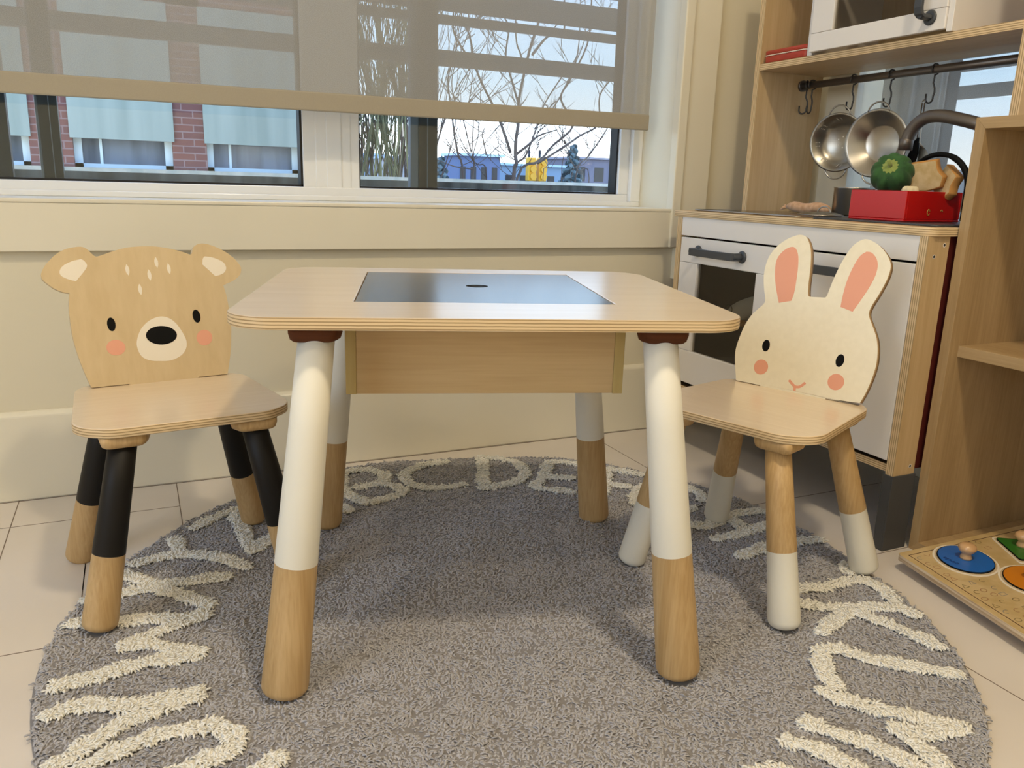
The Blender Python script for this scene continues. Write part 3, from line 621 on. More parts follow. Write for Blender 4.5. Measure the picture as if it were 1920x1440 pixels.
# the rest of the alphabet runs on round the near rim, below the picture; tops point outward
GL = {'P': [[(-.3, -.5), (-.3, .5)], [(-.3, .5), (.2, .48), (.35, .25), (.2, .02), (-.3, 0)]],
      'Q': [[(0, .5), (-.35, .25), (-.35, -.25), (0, -.5), (.35, -.25), (.35, .25), (0, .5)], [(.1, -.2), (.4, -.55)]],
      'R': [[(-.3, -.5), (-.3, .5)], [(-.3, .5), (.2, .48), (.35, .25), (.2, .02), (-.3, 0)], [(-.05, 0), (.35, -.5)]],
      'S': [[(.3, .4), (0, .5), (-.3, .3), (-.15, .05), (.15, -.05), (.3, -.28), (0, -.5), (-.3, -.38)]]}
for g_, dg in zip('PQRS', (-95, -108, -121, -134)):
    a_ = math.radians(dg); cx_, cy_ = RUGC[0]+0.535*math.cos(a_), RUGC[1]+0.535*math.sin(a_)
    LET[g_] = [[(cx_+0.13*v*math.cos(a_)-0.11*u*math.sin(a_), cy_+0.13*v*math.sin(a_)+0.11*u*math.cos(a_)) for u, v in S_] for S_ in GL[g_]]
rng = np.random.default_rng(7)
def nz2(x, y, f, seed):
    r = np.random.default_rng(seed); v = 0
    for k in range(7):
        a = r.uniform(0, 2*PI); ph = r.uniform(0, 2*PI); q = f*r.uniform(0.6, 1.5)
        v = v+np.sin((x*math.cos(a)+y*math.sin(a))*q+ph)
    return v/2.6
def rug_h(x, y):
    """gentle rumples of the soft rug, dying out to its edge"""
    d = np.hypot(x-RUGC[0], y-RUGC[1]); e_ = np.clip((0.60-d)/0.25, 0, 1)
    return 0.0034*(nz2(x, y, 16, 3)+0.7)*e_*0.9+0.0024*nz2(x, y, 42, 5)*e_+0.001
rug = thing('alphabet_rug', 'round grey shaggy rug with white alphabet letters round its rim under the table and chairs', 'rug', (RUGC[0], RUGC[1], 0.0))
NA, NR = 120, 40; V = []; F = []
for j in range(NR+1):
    for i in range(NA):
        a = 2*PI*i/NA; r_ = rug_r(a)*0.995*(j+0.001)/NR; x, y = RUGC[0]+r_*math.cos(a), RUGC[1]+r_*math.sin(a)
        z = float(rug_h(x, y))+0.006 if j < NR else 0.003
        V.append((x-RUGC[0], y-RUGC[1], z))
for j in range(NR):
    for i in range(NA): k = (i+1) % NA; F.append((j*NA+i, j*NA+k, (j+1)*NA+k, (j+1)*NA+i))
o = len(V)
V += [(V[NR*NA+i][0], V[NR*NA+i][1], 0.0005) for i in range(NA)]
for i in range(NA): k = (i+1) % NA; F.append((NR*NA+i, NR*NA+k, o+k, o+i))
F.append(tuple(range(o, o+NA))[::-1])
MB().add(V, F, 0, True).build('rug_backing', M['rugbase'], rug)

def tufts(name, X, Y, mtl, hgt, rad, label=None, kind=None, seed=1, z_off=0.0, dirn=1.0):
    """short curled yarn tufts: each strand rises, bows over and twists aside"""
    r = np.random.default_rng(seed); n = len(X)
    z0 = rug_h(X, Y)+0.0035+z_off
    th = 1.9*nz2(X, Y, 8, 11)+1.2*nz2(X, Y, 120, 12)*dirn+r.normal(0, 0.6, n); L_ = hgt*r.uniform(0.75, 1.25, n)
    tw = r.normal(0, 1.1, n)
    K = 5; V = np.zeros((n, K, 3, 3)); px = X.copy(); py = Y.copy(); pz = z0.copy()
    el0 = r.uniform(0.9, 1.5, n); bend = r.uniform(1.2, 2.4, n); RR = [0.8, 1.0, 1.05, 0.95, 0.5]
    for k in range(K):
        t = k/(K-1); el = el0-bend*t; az = th+tw*t
        dx, dy, dz = np.cos(el)*np.cos(az), np.cos(el)*np.sin(az), np.sin(el)
        if k: px = px+dx*L_/(K-1); py = py+dy*L_/(K-1); pz = pz+dz*L_/(K-1)
        sx_, sy_ = -np.sin(az), np.cos(az); ux, uy, uz = -np.sin(el)*np.cos(az), -np.sin(el)*np.sin(az), np.cos(el)
        for q in range(3):
            a = 2*PI*q/3+0.5; c, s_ = math.cos(a)*rad*RR[k], math.sin(a)*rad*RR[k]
            V[:, k, q, 0] = px-RUGC[0]+sx_*c+ux*s_; V[:, k, q, 1] = py-RUGC[1]+sy_*c+uy*s_; V[:, k, q, 2] = pz+uz*s_
    base = (np.arange(n)*K*3)[:, None]
    loc = np.array([[k*3+q, k*3+(q+1) % 3, (k+1)*3+(q+1) % 3, (k+1)*3+q] for k in range(K-1) for q in range(3)])
    Fq = (base[:, :, None]+loc[None]).reshape(-1, 4); Ft = (base+np.array([[(K-1)*3, (K-1)*3+1, (K-1)*3+2]])).reshape(-1, 3)
    me = bpy.data.meshes.new(name); me.vertices.add(n*K*3); me.vertices.foreach_set('co', V.reshape(-1).astype(np.float32))
    me.loops.add(Fq.size+Ft.size); me.loops.foreach_set('vertex_index', np.concatenate([Fq.reshape(-1), Ft.reshape(-1)]).astype(np.int32))
    npoly = len(Fq)+len(Ft); me.polygons.add(npoly)
    me.polygons.foreach_set('loop_start', np.concatenate([np.arange(len(Fq))*4, Fq.size+np.arange(len(Ft))*3]).astype(np.int32))
    me.materials.append(mtl); me.update(calc_edges=True); me.polygons.foreach_set('use_smooth', np.ones(npoly, bool))
    o = bpy.data.objects.new(name, me); COL.objects.link(o); o.parent = rug
    if label: o['label'] = label
    if kind: o['kind'] = kind
    return o
SP = 0.0026
gx, gy = np.meshgrid(np.arange(-0.72, 0.72, SP), np.arange(-0.72, 0.72, SP)); gx = gx.ravel()+rng.uniform(-SP, SP, gx.size)*0.7; gy = gy.ravel()+rng.uniform(-SP, SP, gy.size)*0.7
keep = np.hypot(gx, gy) < rug_r(np.arctan2(gy, gx))-0.005; X = gx[keep]+RUGC[0]; Y = gy[keep]+RUGC[1]
def legfeet():
    out = []
    for t, F_ in ((TB, [(sx_*0.251, sy_*0.252, 0.030) for sx_ in (-1, 1) for sy_ in (-1, 1)]), (bear, [(-0.14, -0.127, .025), (0.14, -0.127, .025), (0.144, 0.147, .025), (-0.144, 0.147, .025)]), (bun, [(-0.14, -0.127, .025), (0.14, -0.127, .025), (0.144, 0.147, .025), (-0.144, 0.147, .025)])):
        c, s_ = math.cos(t.rotation_euler.z), math.sin(t.rotation_euler.z)
        for u, v, r_ in F_: out.append((t.location.x+u*c-v*s_, t.location.y+u*s_+v*c, r_))
    return out
ok = np.ones(len(X), bool)
for fx, fy, fr_ in legfeet(): ok &= np.hypot(X-fx, Y-fy) > fr_*0.62
X = X[ok]; Y = Y[ok]
used = np.zeros(len(X), bool)
def seg_dist(X, Y, P):
    d = np.full(len(X), 9.0)
    for (x0, y0), (x1, y1) in zip(P[:-1], P[1:]):
        vx, vy = x1-x0, y1-y0; t = np.clip(((X-x0)*vx+(Y-y0)*vy)/(vx*vx+vy*vy+1e-12), 0, 1); d = np.minimum(d, np.hypot(X-x0-t*vx, Y-y0-t*vy))
    return d
for k, ST in LET.items():
    d = np.full(len(X), 9.0)
    for P in ST: d = np.minimum(d, seg_dist(X, Y, catmull(P, 5, closed=False, sharp=400)))
    hw = 0.0106+0.0014*nz2(X, Y, 90, 21)
    s_ = (d < hw) & ~used; used |= s_
    if s_.sum() > 10:
        xs = np.concatenate([X[s_], X[s_]+rng.uniform(-SP, SP, s_.sum())*0.8]); ys = np.concatenate([Y[s_], Y[s_]+rng.uniform(-SP, SP, s_.sum())*0.8])
        tufts('letter', xs, ys, M['pilewhite'], 0.0088, 0.0017, 'white tufted letter %s' % k, seed=ord(k), z_off=0.0045)
g = ~used
tufts('pile', X[g], Y[g], M['pile'], 0.0088, 0.00145, 'grey curly pile', 'stuff', seed=3)

# ------------------------------------------------------------------ play kitchen
KX, KY0, KY1, KZ = 1.192, 0.942, 1.634, 0.578
KB = 1.572
kit = thing('play_kitchen', 'white and birch plywood toy kitchen with hutch standing against the right-hand wall', 'toy kitchen', (1.38, 1.29, 0.0))
K = dict(parent=kit, world=True)
w = MB().prism(roundpoly([(KX-0.002, 0.9365), (KB, 0.9365), (KB, 1.655), (KX-0.002, 1.655)], [0.022, 0.01, 0.01, 0.012], 6), KZ-0.0145, KZ, None, 0, 1, True)
w.build('worktop', [M['kitwoody'], M['plyz']], bevel=0.001, **K)
def posts(y0, y1, nm):
    p = MB()
    p.box(KX, KX+0.052, y0, y1, 0.0, KZ-0.0145, 0, {'x': 1}).box(KB-0.052, KB, y0, y1, 0.0, KZ-0.0145, 0, {'x': 1})
    yy = (y0+0.004, y1-0.002) if y0 < 1.2 else (y0+0.002, y1-0.004)
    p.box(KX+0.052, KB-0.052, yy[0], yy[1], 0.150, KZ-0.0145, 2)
    for (px, pz) in ((KX+0.040, 0.549), (KX+0.019, 0.530), (KX+0.040, 0.158)):
        q = y0-0.0003 if y0 < 1.2 else y1+0.0003
        for rr, dz, mi in ((0.0036, 0.0, 3), (0.0024, 0.0002, 4)):
            p.add([(px+rr*math.cos(2*PI*k/16), q-dz if y0 < 1.2 else q+dz, pz+rr*math.sin(2*PI*k/16)) for k in range(16)], [tuple(range(16))], mi)
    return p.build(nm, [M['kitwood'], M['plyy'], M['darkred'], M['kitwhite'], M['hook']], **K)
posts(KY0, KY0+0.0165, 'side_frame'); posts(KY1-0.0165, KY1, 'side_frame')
for y0, y1 in ((KY0, KY0+0.0165), (KY1-0.0165, KY1)):
    for x0 in (KX, KB-0.052):
        s_ = MB(); t_ = 0.003
        s_.box(x0-t_, x0+0.052+t_, y0-t_, y0, 0, 0.143).box(x0-t_, x0+0.052+t_, y1, y1+t_, 0, 0.143).box(x0-t_, x0, y0, y1, 0, 0.143).box(x0+0.052, x0+0.052+t_, y0, y1, 0, 0.143)
        s_.build('leg_sock', M['sock'], bevel=0.0008, **K)
IY0, IY1 = KY0+0.0165, KY1-0.0165
MB().box(KX+0.001, KX+0.014, IY0, IY1, 0.5205, KZ-0.0145).build('fascia', M['kitwhite'], bevel=0.0012, **K)
c = MB().box(KX+0.004, KB-0.01, IY0, IY1, 0.146, 0.160, 0, {'x': 1}).box(KX+0.02, KB-0.01, 1.279, 1.291, 0.16, KZ-0.0145).box(KB-0.02, KB-0.012, IY0, IY1, 0.16, KZ-0.0145)
c.box(KX+0.03, KB-0.02, 1.291, IY1, 0.321, 0.325)
c.build('carcass', [M['void'], M['plyz']], **K)
# oven door: frame round a clear pane
d = MB(); DZ0, DZ1 = 0.171, 0.5165
d.box(KX, KX+0.013, 1.290, 1.6145, 0.459, DZ1).box(KX, KX+0.013, 1.290, 1.6145, DZ0, 0.249).box(KX, KX+0.013, 1.5475, 1.6145, 0.2495, 0.4585).box(KX, KX+0.013, 1.290, 1.345, 0.2495, 0.4585)
door = d.build('oven_door', M['kitwhite'], bevel=0.0013, **K)
MB().box(KX+0.006, KX+0.0085, 1.340, 1.552, 0.245, 0.463).build('pane', M['smoke'], door, world=True)
rd = MB(); rd.box(KX, KX+0.013, 0.960, 1.2865, DZ0-0.004, DZ1)
door2 = rd.build('cabinet_door', M['kitwhite'], bevel=0.0013, **K)
def handle(parent, p0, p1, out=0.030):
    """flat strap handle on two round rosettes; out towards -x"""
    p0 = Vector(p0); p1 = Vector(p1); ax = (p1-p0).normalized(); up = Vector((-1, 0, 0)).cross(ax)
    m_ = MB()
    for p in (p0, p1):
        z = Vector((-1, 0, 0)); mt = Matrix(((ax.x, up.x, z.x, p.x), (ax.y, up.y, z.y, p.y), (ax.z, up.z, z.z, p.z), (0, 0, 0, 1)))
        m_.lathe([(0.0135, 0), (0.0135, 0.003), (0.0115, 0.0045), (0.006, 0.005)], mt, 28)
        m_.lathe([(0.0062, 0.004), (0.0055, out-0.004)], mt, 20)
    # strap: rounded bar section swept with turned-in ends
    path = [p0+Vector((-0.006, 0, 0)), p0+Vector((-out*0.75, 0, 0)), p0+ax*0.004+Vector((-out*0.93, 0, 0)), p0+ax*0.014+Vector((-out, 0, 0)), p1-ax*0.014+Vector((-out, 0, 0)), p1-ax*0.004+Vector((-out*0.93, 0, 0)), p1+Vector((-out*0.75, 0, 0)), p1+Vector((-0.006, 0, 0))]
    V = []; n = len(path); hw, ht = 0.0085, 0.0032
    for i, p in enumerate(path):
        t = (path[min(i+1, n-1)]-path[max(i-1, 0)]).normalized(); nn = up.cross(t).normalized()
        V += [p+up*a+nn*b for a, b in ((-hw, -ht), (hw, -ht), (hw, ht), (-hw, ht))]
    F = [(i*4+k, i*4+(k+1) % 4, (i+1)*4+(k+1) % 4, (i+1)*4+k) for i in range(n-1) for k in range(4)]+[(0, 1, 2, 3), tuple((n-1)*4+k for k in (3, 2, 1, 0))]
    m_.add(V, F, 0, False)
    return m_.build('handle', M['greyplastic'], parent, world=True, bevel=0.0014)
handle(door, (KX, 1.545, 0.488), (KX, 1.392, 0.488)); handle(door2, (KX, 1.200, 0.488), (KX, 1.047, 0.488))
# hob and sink tray set into the worktop, tap
h = MB().prism(roundpoly([(1.222, 1.275), (1.50, 1.275), (1.50, 1.612), (1.222, 1.612)], 0.012), KZ, KZ+0.003); ho = h.build('hob', M['hob'], bevel=0.001, **K)
MB().tube([(x, y, KZ+0.0025) for x, y in roundpoly([(1.220, 1.273), (1.502, 1.273), (1.502, 1.614), (1.220, 1.614)], 0.013)], 0.0020, 6, closed=True).build('hob_rim', M['steel'], **K)
s_ = MB().prism(roundpoly([(1.222, 0.955), (1.52, 0.955), (1.52, 1.245), (1.222, 1.245)], 0.02), KZ, KZ+0.004); s_.build('sink_tray', M['greyplastic'], bevel=0.0018, **K)
tp = catmull([(1.46, 0.985, 0.585), (1.455, 0.985, 0.68), (1.437, 1.000, 0.728), (1.412, 1.040, 0.7545), (1.400, 1.080, 0.7675), (1.396, 1.115, 0.7750), (1.393, 1.145, 0.7735), (1.391, 1.166, 0.760), (1.390, 1.178, 0.740), (1.390, 1.181, 0.716)], 5, closed=False, sharp=400)
t_ = MB().tube(tp, 0.0118, 20); t_.lathe([(0.026, 0.0), (0.026, 0.006), (0.018, 0.012)], Matrix.Translation((1.46, 0.985, KZ+0.004)), 28)
t_.lathe([(0.0130, 0.0), (0.0133, 0.020), (0.0120, 0.022)], Matrix.Translation((1.390, 1.181, 0.714)), 24)
t_.build('tap', M['bronze'], **K)
# hutch
HX, HB = 1.365, 1.565; HT = 1.16
for y0, y1 in ((1.5975, 1.6145), (0.944, 0.961)):
    MB().box(HX, HB, y0, y1, KZ, HT, 0, {'x': 1}).build('hutch_side', [M['kitwood'], M['plyy']], bevel=0.0008, **K)
MB().box(HX, HB, 0.961, 1.5975, 0.9025, 0.917, 0, {'x': 1}).build('hutch_shelf', [M['kitwoody'], M['plyz']], bevel=0.0006, **K)
MB().box(HX+0.01, HB, 0.961, 1.5975, HT-0.015, HT, 0).build('hutch_top', M['kitwoody'], **K)
MB().box(HB-0.006, HB, 0.961, 1.5975, 0.917, HT-0.015).build('hutch_back', M['kitwood'], **K)
MB().box(HX, HB-0.006, 1.436, 1.450, 0.917, HT-0.015, 0).build('cupboard_side', M['kitwhite'], bevel=0.0008, **K)
MB().box(HX-0.006, HB-0.006, 1.0915, 1.1035, 0.917, HT-0.015, 0).build('cupboard_side', M['kitwhite'], bevel=0.0008, **K)
u = MB(); UX = HX-0.010
u.box(UX, UX+0.012, 1.1045, 1.4345, 0.922, 0.9585).box(UX, UX+0.012, 1.3750, 1.4345, 0.959, 1.108).box(UX, UX+0.012, 1.1045, 1.172, 0.959, 1.108).box(UX, UX+0.012, 1.1045, 1.4345, 1.1085, 1.143)
ud = u.build('upper_door', M['kitwhite'], bevel=0.0012, **K)
MB().box(UX+0.005, UX+0.0075, 1.165, 1.380, 0.955, 1.112).build('pane', M['smoke'], ud, world=True)
handle(ud, (UX, 1.136, 0.945), (UX, 1.136, 1.085), 0.034)
r_ = MB().tube([(1.50, 1.5975, 0.8775), (1.50, 0.961, 0.8775)], 0.0080, 20); r_.lathe([(0.013, 0), (0.013, 0.006)], Matrix.Translation((1.50, 1.5975, 0.8775)) @ Matrix.Rotation(PI/2, 4, 'X'), 24)
r_.build('utensil_rail', M['bronze'], **K)

def hook(y, label, tw=0.0, group=None):
    """wire hook: ring over the rail, wavy shank, open crook turned sideways"""
    t = thing('utensil_hook', label, 'hook', (1.50, y, 0.8775), tw, group)
    R_ = 0.0105
    P_ = [(R_*math.sin(a), 0, R_*math.cos(a)) for a in np.linspace(math.radians(-130), math.radians(180), 18)]
    P_ += [(0, 0.000, -0.018), (0, 0.001, -0.026), (0, -0.004, -0.036), (0, -0.005, -0.044), (0, -0.003, -0.052)]
    P_ += [(0, 0.0055+0.0085*math.cos(a), -0.056-0.0085*math.sin(a)) for a in np.linspace(PI*0.95, 0.05, 9)] + [(0, 0.014, -0.046)]
    MB().tube(P_, 0.0018, 8).build('hook_wire', M['hook'], t); return t
hook(1.580, 'empty dark metal hook nearest the left end of the utensil rail', 0.5)
hook(1.562, 'empty dark metal hook, second from the left end of the utensil rail', -0.2)
hook(1.437, 'dark metal hook on the rail holding the small colander')
hook(1.334, 'dark metal hook on the rail holding the steel frying pan')
hook(1.228, 'dark metal hook on the rail holding the steel spatula')

def pan_matrix(c, tilt=0.10, yaw=0.0):
    """dish whose opening looks towards -x, slightly up or down"""
    return Matrix.Translation(c) @ Matrix.Rotation(yaw, 4, 'Z') @ Matrix.Rotation(-PI/2+tilt, 4, 'Y')
def wire_loop(mb, mt, r, a0, half, reach, rad=0.0018, z=0.028):
    pts = []
    for k in range(13):
        t = k/12; a = a0+half*(2*t-1); q = r+reach*math.sin(PI*t)**0.7
        pts.append(mt @ Vector((q*math.cos(a), q*math.sin(a), z)))
    mb.tube(pts, rad, 8)
# colander
t = thing('colander', 'small steel toy colander with holes hanging on the rail left of the frying pan', 'colander', (1.488, 1.436, 0.742))
mt = Matrix.Rotation(0.35, 4, 'Z') @ Matrix.Rotation(-PI/2-0.08, 4, 'Y')
b = MB().lathe([(0.0004, -0.002), (0.036, 0.0), (0.050, 0.010), (0.0605, 0.028), (0.0645, 0.030), (0.0645, 0.0315), (0.0595, 0.0305), (0.0485, 0.011), (0.035, 0.0015), (0.0004, 0.0)], mt, 48)
for r_, n, z in ((0.012, 6, 0.0006), (0.025, 11, 0.0010), ):
    for k in range(n):
        a = 2*PI*k/n; ct = mt @ Vector((r_*math.cos(a), r_*math.sin(a), z)); xx = (mt.to_3x3() @ Vector((1, 0, 0))); yy = (mt.to_3x3() @ Vector((0, 1, 0)))
        b.add([ct+(xx*math.cos(q)+yy*math.sin(q))*0.0017 for q in (2*PI*j/10 for j in range(10))], [tuple(range(10))], 1)
for k in range(16):
    for dz in (0, 1, 2):
        a = 2*PI*(k//2)/8+(k % 2)*0.16; rr = 0.0490+dz*0.0018; ct = mt @ Vector((rr*math.cos(a), rr*math.sin(a), 0.0135+dz*0.0048))
        xx = (mt.to_3x3() @ Vector((-math.sin(a), math.cos(a), 0))); yy = (mt.to_3x3() @ Vector((0.38*math.cos(a), 0.38*math.sin(a), 0.92)))
        b.add([ct+(xx*math.cos(q)+yy*math.sin(q))*0.0014 for q in (2*PI*j/8 for j in range(8))], [tuple(range(8))], 1)
b.build('bowl', [M['steelin'], mat('pale_light_holes', (0.75, 0.72, 0.65), 0.6)], t)
for a0 in (0.0, PI):
    l = MB(); wire_loop(l, mt, 0.062, a0, 0.40, 0.018); l.build('loop_handle', M['steel'], t)
# frying pan
t = thing('frying_pan', 'shiny steel toy frying pan hanging on the rail behind the green pepper', 'pan', (1.475, 1.313, 0.735))
mt = Matrix.Rotation(0.22, 4, 'Z') @ Matrix.Rotation(-PI/2-0.05, 4, 'Y')
MB().lathe([(0.0004, -0.0015), (0.036, -0.0015), (0.040, 0.001), (0.066, 0.026), (0.0705, 0.028), (0.0705, 0.0295), (0.065, 0.0275), (0.039, 0.0025), (0.0355, 0.0), (0.0004, 0.0)], mt, 56).build('dish', M['steel'], t)
l = MB(); wire_loop(l, mt, 0.068, 0.0, 0.36, 0.016); l.build('loop_handle', M['steel'], t)
l = MB(); wire_loop(l, mt, 0.068, PI, 0.36, 0.016); l.build('loop_handle', M['steel'], t)
# spatula
t = thing('spatula', 'toy spatula with steel wire stem and dark grip hanging behind the tap', 'spatula', (1.489, 1.236, 0.815))
sp = MB().tube([(0, 0.003, -0.002), (0.0, 0.0035, -0.05), (0, 0.003, -0.075)], 0.0014, 8).tube([(0, -0.003, -0.002), (0, -0.0035, -0.05), (0.0, -0.004, -0.080), (0.0, -0.016, -0.092)], 0.0014, 8).tube([(0, 0.003*math.cos(a), 0.003*math.sin(a)) for a in np.linspace(0, PI, 7)], 0.0014, 8)
sp.build('stem', M['steel'], t)
g_ = MB().prism(catmull([(0.000, -0.070), (0.010, -0.080), (0.016, -0.100), (0.026, -0.120), (0.022, -0.130), (0.004, -0.128), (-0.003, -0.100)], 4), -0.003, 0.003, lambda u, v, a: (a, u, v)); g_.build('grip', M['black'], t, bevel=0.001)
g_ = MB().prism(catmull([(-0.002, -0.085), (-0.020, -0.096), (-0.030, -0.115), (-0.027, -0.150), (-0.010, -0.165), (-0.002, -0.150)], 4), 0.004, 0.006, lambda u, v, a: (a, u, v)); g_.build('blade', M['steelin'], t)

# things on the worktop
t = thing('cooking_pot', 'small steel toy cooking pot on the hob behind the red box', 'pot', (1.452, 1.352, KZ+0.0035))
MB().lathe([(0.0004, 0.0), (0.0405, 0.0), (0.042, 0.002), (0.042, 0.058), (0.0435, 0.060), (0.041, 0.060), (0.0405, 0.003), (0.0004, 0.002)], None, 56).build('body', M['steel'], t)
l = MB(); wire_loop(l, Matrix.Identity(4), 0.042, -0.9, 0.33, 0.012, 0.0017, 0.050); l.build('loop_handle', M['steel'], t)
t = thing('pot_lid', 'flat steel pot lid with wire handle lying in front of the pot', 'lid', (1.300, 1.292, KZ+0.0055))
MB().lathe([(0.0004, 0.006), (0.030, 0.0055), (0.042, 0.002), (0.0455, 0.001), (0.0455, 0.0), (0.0004, 0.001)], None, 48).build('disc', M['steel'], t)
MB().tube([(0.010, 0.018*math.cos(a), 0.004+0.013*math.sin(a)) for a in np.linspace(0, PI, 11)], 0.0015, 8).build('wire_handle', M['steel'], t)
t = thing('felt_sausage', 'tan stuffed felt sausage with knotted end lying on the hob', 'toy food', (1.41, 1.44, KZ+0.0035))
pth = [(0.0, 0.068-0.136*k/12, 0.0125+0.002*math.sin(k*0.9)) for k in range(13)]
rd_ = [0.004, 0.0085, 0.0112, 0.0118, 0.0112, 0.0116, 0.0120, 0.0114, 0.0117, 0.0112, 0.0105, 0.0085, 0.003]
MB().tube(pth, rd_, 20).build('body', M['sweet'], t)
MB().tube([(0, 0.066, 0.0115), (-0.004, 0.076, 0.010), (-0.006, 0.084, 0.004)], [0.003, 0.004, 0.001], 8).tube([(0, 0.066, 0.0115), (0.004, 0.078, 0.014), (0.006, 0.086, 0.012)], [0.003, 0.004, 0.001], 8).build('knot', M['sweet'], t)
# red box
t = thing('toy_crate', 'red lacquered toy crate with a black arched handle standing on the sink tray', 'crate', (1.318, 1.104, KZ+0.0045))
bx = MB(); a, b_, hh, th = 0.072, 0.063, 0.0535, 0.005
bx.box(-a, a, -b_, b_, 0, 0.004).box(-a, -a+th, -b_, b_, 0.004, hh).box(a-th, a, -b_, b_, 0.004, hh).box(-a+th, a-th, -b_, -b_+th, 0.004, hh).box(-a+th, a-th, b_-th, b_, 0.004, hh)
bx.build('box', M['redlac'], t, bevel=0.0012)
for cx_, rr in ((-0.012, 0.0052), (0.022, 0.0045)):
    mk = MB(); pts = [(cx_+rr*0.6*math.cos(q), -b_-0.0004, 0.017+rr*math.sin(q)) for q in np.linspace(0.3, (5.9 if rr > 0.005 else 2.6), 14)]
    mk.tube(pts, 0.0008, 6)
    mk.build('gold_mark', mat('dull_gold', (0.42, 0.25, 0.05), 0.5), t)
hd = MB(); P_ = []
for k in range(21):
    a_ = PI*k/20; P_.append((0.020+0.012*(1-math.cos(a_))/2, 0.060*math.cos(a_)-0.040, 0.060+0.060*math.sin(a_)))
P_ = [(P_[0][0], P_[0][1], 0.03)]+P_+[(P_[-1][0]-0.0, P_[-1][1]-0.001, 0.004)]
hd.tube(P_, [0.0042]*8+[0.0046]*6+[0.0055]*(len(P_)-14), 12); hd.build('carry_handle', M['black'], t)
# pepper
t = thing('felt_pepper', 'green stuffed felt bell pepper with lime star cap on top of the red crate', 'toy food', (1.296, 1.122, 0.666))
def lobed(R_, H_, n, depth, seg=48, rings=14, mt=None):
    V = []; F = []; mt = mt or Matrix.Identity(4)
    for j in range(rings+1):
        ph = PI*j/rings; 
        for i in range(seg):
            th_ = 2*PI*i/seg; r_ = R_*math.sin(ph)**0.8*(1-depth*(1-abs(math.cos(n*th_/2)))**2.2); z_ = H_*math.cos(ph)*(1-0.28*math.exp(-(math.sin(ph)/0.45)**2))
            V.append(mt @ Vector((r_*math.cos(th_), r_*math.sin(th_), z_)))
    for j in range(rings):
        for i in range(seg): k = (i+1) % seg; F.append((j*seg+i, j*seg+k, (j+1)*seg+k, (j+1)*seg+i))
    return MB().add(V, F, 0, True)
mtp = Matrix.Rotation(0.5, 4, 'Z') @ Matrix.Rotation(math.radians(-62), 4, 'Y')
lobed(0.0385, 0.036, 9, 0.16, mt=mtp).build('body', M['green'], t)
st = []
for k in range(12):
    a_ = 2*PI*k/12; r_ = 0.025 if k % 2 == 0 else 0.012; st.append((r_*math.cos(a_), r_*math.sin(a_)))
V = [mtp @ Vector((x, y, 0.0285-(0.004 if (x*x+y*y) > 0.0003 else -0.001))) for x, y in st]+[mtp @ Vector((0, 0, 0.031))]+[mtp @ Vector((x, y, 0.0270-(0.004 if (x*x+y*y) > 0.0003 else -0.001))) for x, y in st]
F = [(i, (i+1) % 12, 12) for i in range(12)]+[(13+i, i, (i+1) % 12, 13+(i+1) % 12) for i in range(12)]
MB().add(V, F).build('star_cap', M['lime'], t)
MB().tube([mtp @ Vector((0, 0, 0.028)), mtp @ Vector((0.001, 0, 0.036)), mtp @ Vector((0.004, 0.002, 0.044))], [0.0045, 0.0038, 0.003], 10).build('stem', M['lime'], t)
# bread slices
def bread(name, label, loc, rot, s):
    t = thing(name, label, 'toy food', loc, 0.0, 'felt bread slices in the red crate')
    o = catmull([(-0.020, -0.022), (0.020, -0.022), (0.022, -0.004), (0.030, 0.008), (0.024, 0.024), (0.0, 0.028), (-0.024, 0.024), (-0.030, 0.008), (-0.022, -0.004)], 5)
    mt = rot
    def fr(u, v, a): return mt @ Vector((u*s, v*s, a))
    m_ = MB(); n = len(o)
    rings = [(0.90, -0.009), (0.98, -0.0075), (1.0, 0.0), (0.98, 0.0075), (0.90, 0.009)]; V = []
    for q, z in rings: V += [fr(u*q, v*q, z) for u, v in o]
    F = [(j*n+i, j*n+(i+1) % n, (j+1)*n+(i+1) % n, (j+1)*n+i) for j in range(4) for i in range(n)]
    Mi = [1]*len(F); S = [True]*len(F)
    F += [tuple(range(n))[::-1], tuple(4*n+i for i in range(n))]; Mi += [0, 0]; S += [False]*2
    m_.add(V, F, Mi, S); m_.build('slice', [M['bread'], M['crust']], t); return t
RX = lambda a: Matrix.Rotation(a, 4, 'X'); RY = lambda a: Matrix.Rotation(a, 4, 'Y'); RZ = lambda a: Matrix.Rotation(a, 4, 'Z')
base_r = RY(-PI/2) @ RZ(PI/2)      # slice face towards -x, upright
bread('felt_bread', 'upright felt bread slice standing highest in the red crate beside the pepper', (1.330, 1.076, 0.667), RZ(0.35) @ RY(-0.15) @ base_r @ RZ(0.15), 1.12)
bread('felt_bread', 'tilted felt bread slice at the right end of the red crate', (1.358, 1.050, 0.655), RZ(-0.25) @ RY(0.15) @ base_r @ RZ(-0.55), 1.05)
t = thing('felt_garlic', 'pale cream felt mushroom piece low in the red crate before the bread', 'toy food', (1.282, 1.066, 0.636))
lobed(0.015, 0.011, 5, 0.2, 32, 10).build('cap', mat('cream_felt', (0.72, 0.62, 0.40), 0.85), t)
MB().tube([(0, 0, -0.006), (0, 0.001, -0.028)], [0.007, 0.008], 12).build('stalk', mat('cream_felt_stalk', (0.66, 0.56, 0.36), 0.85), t)

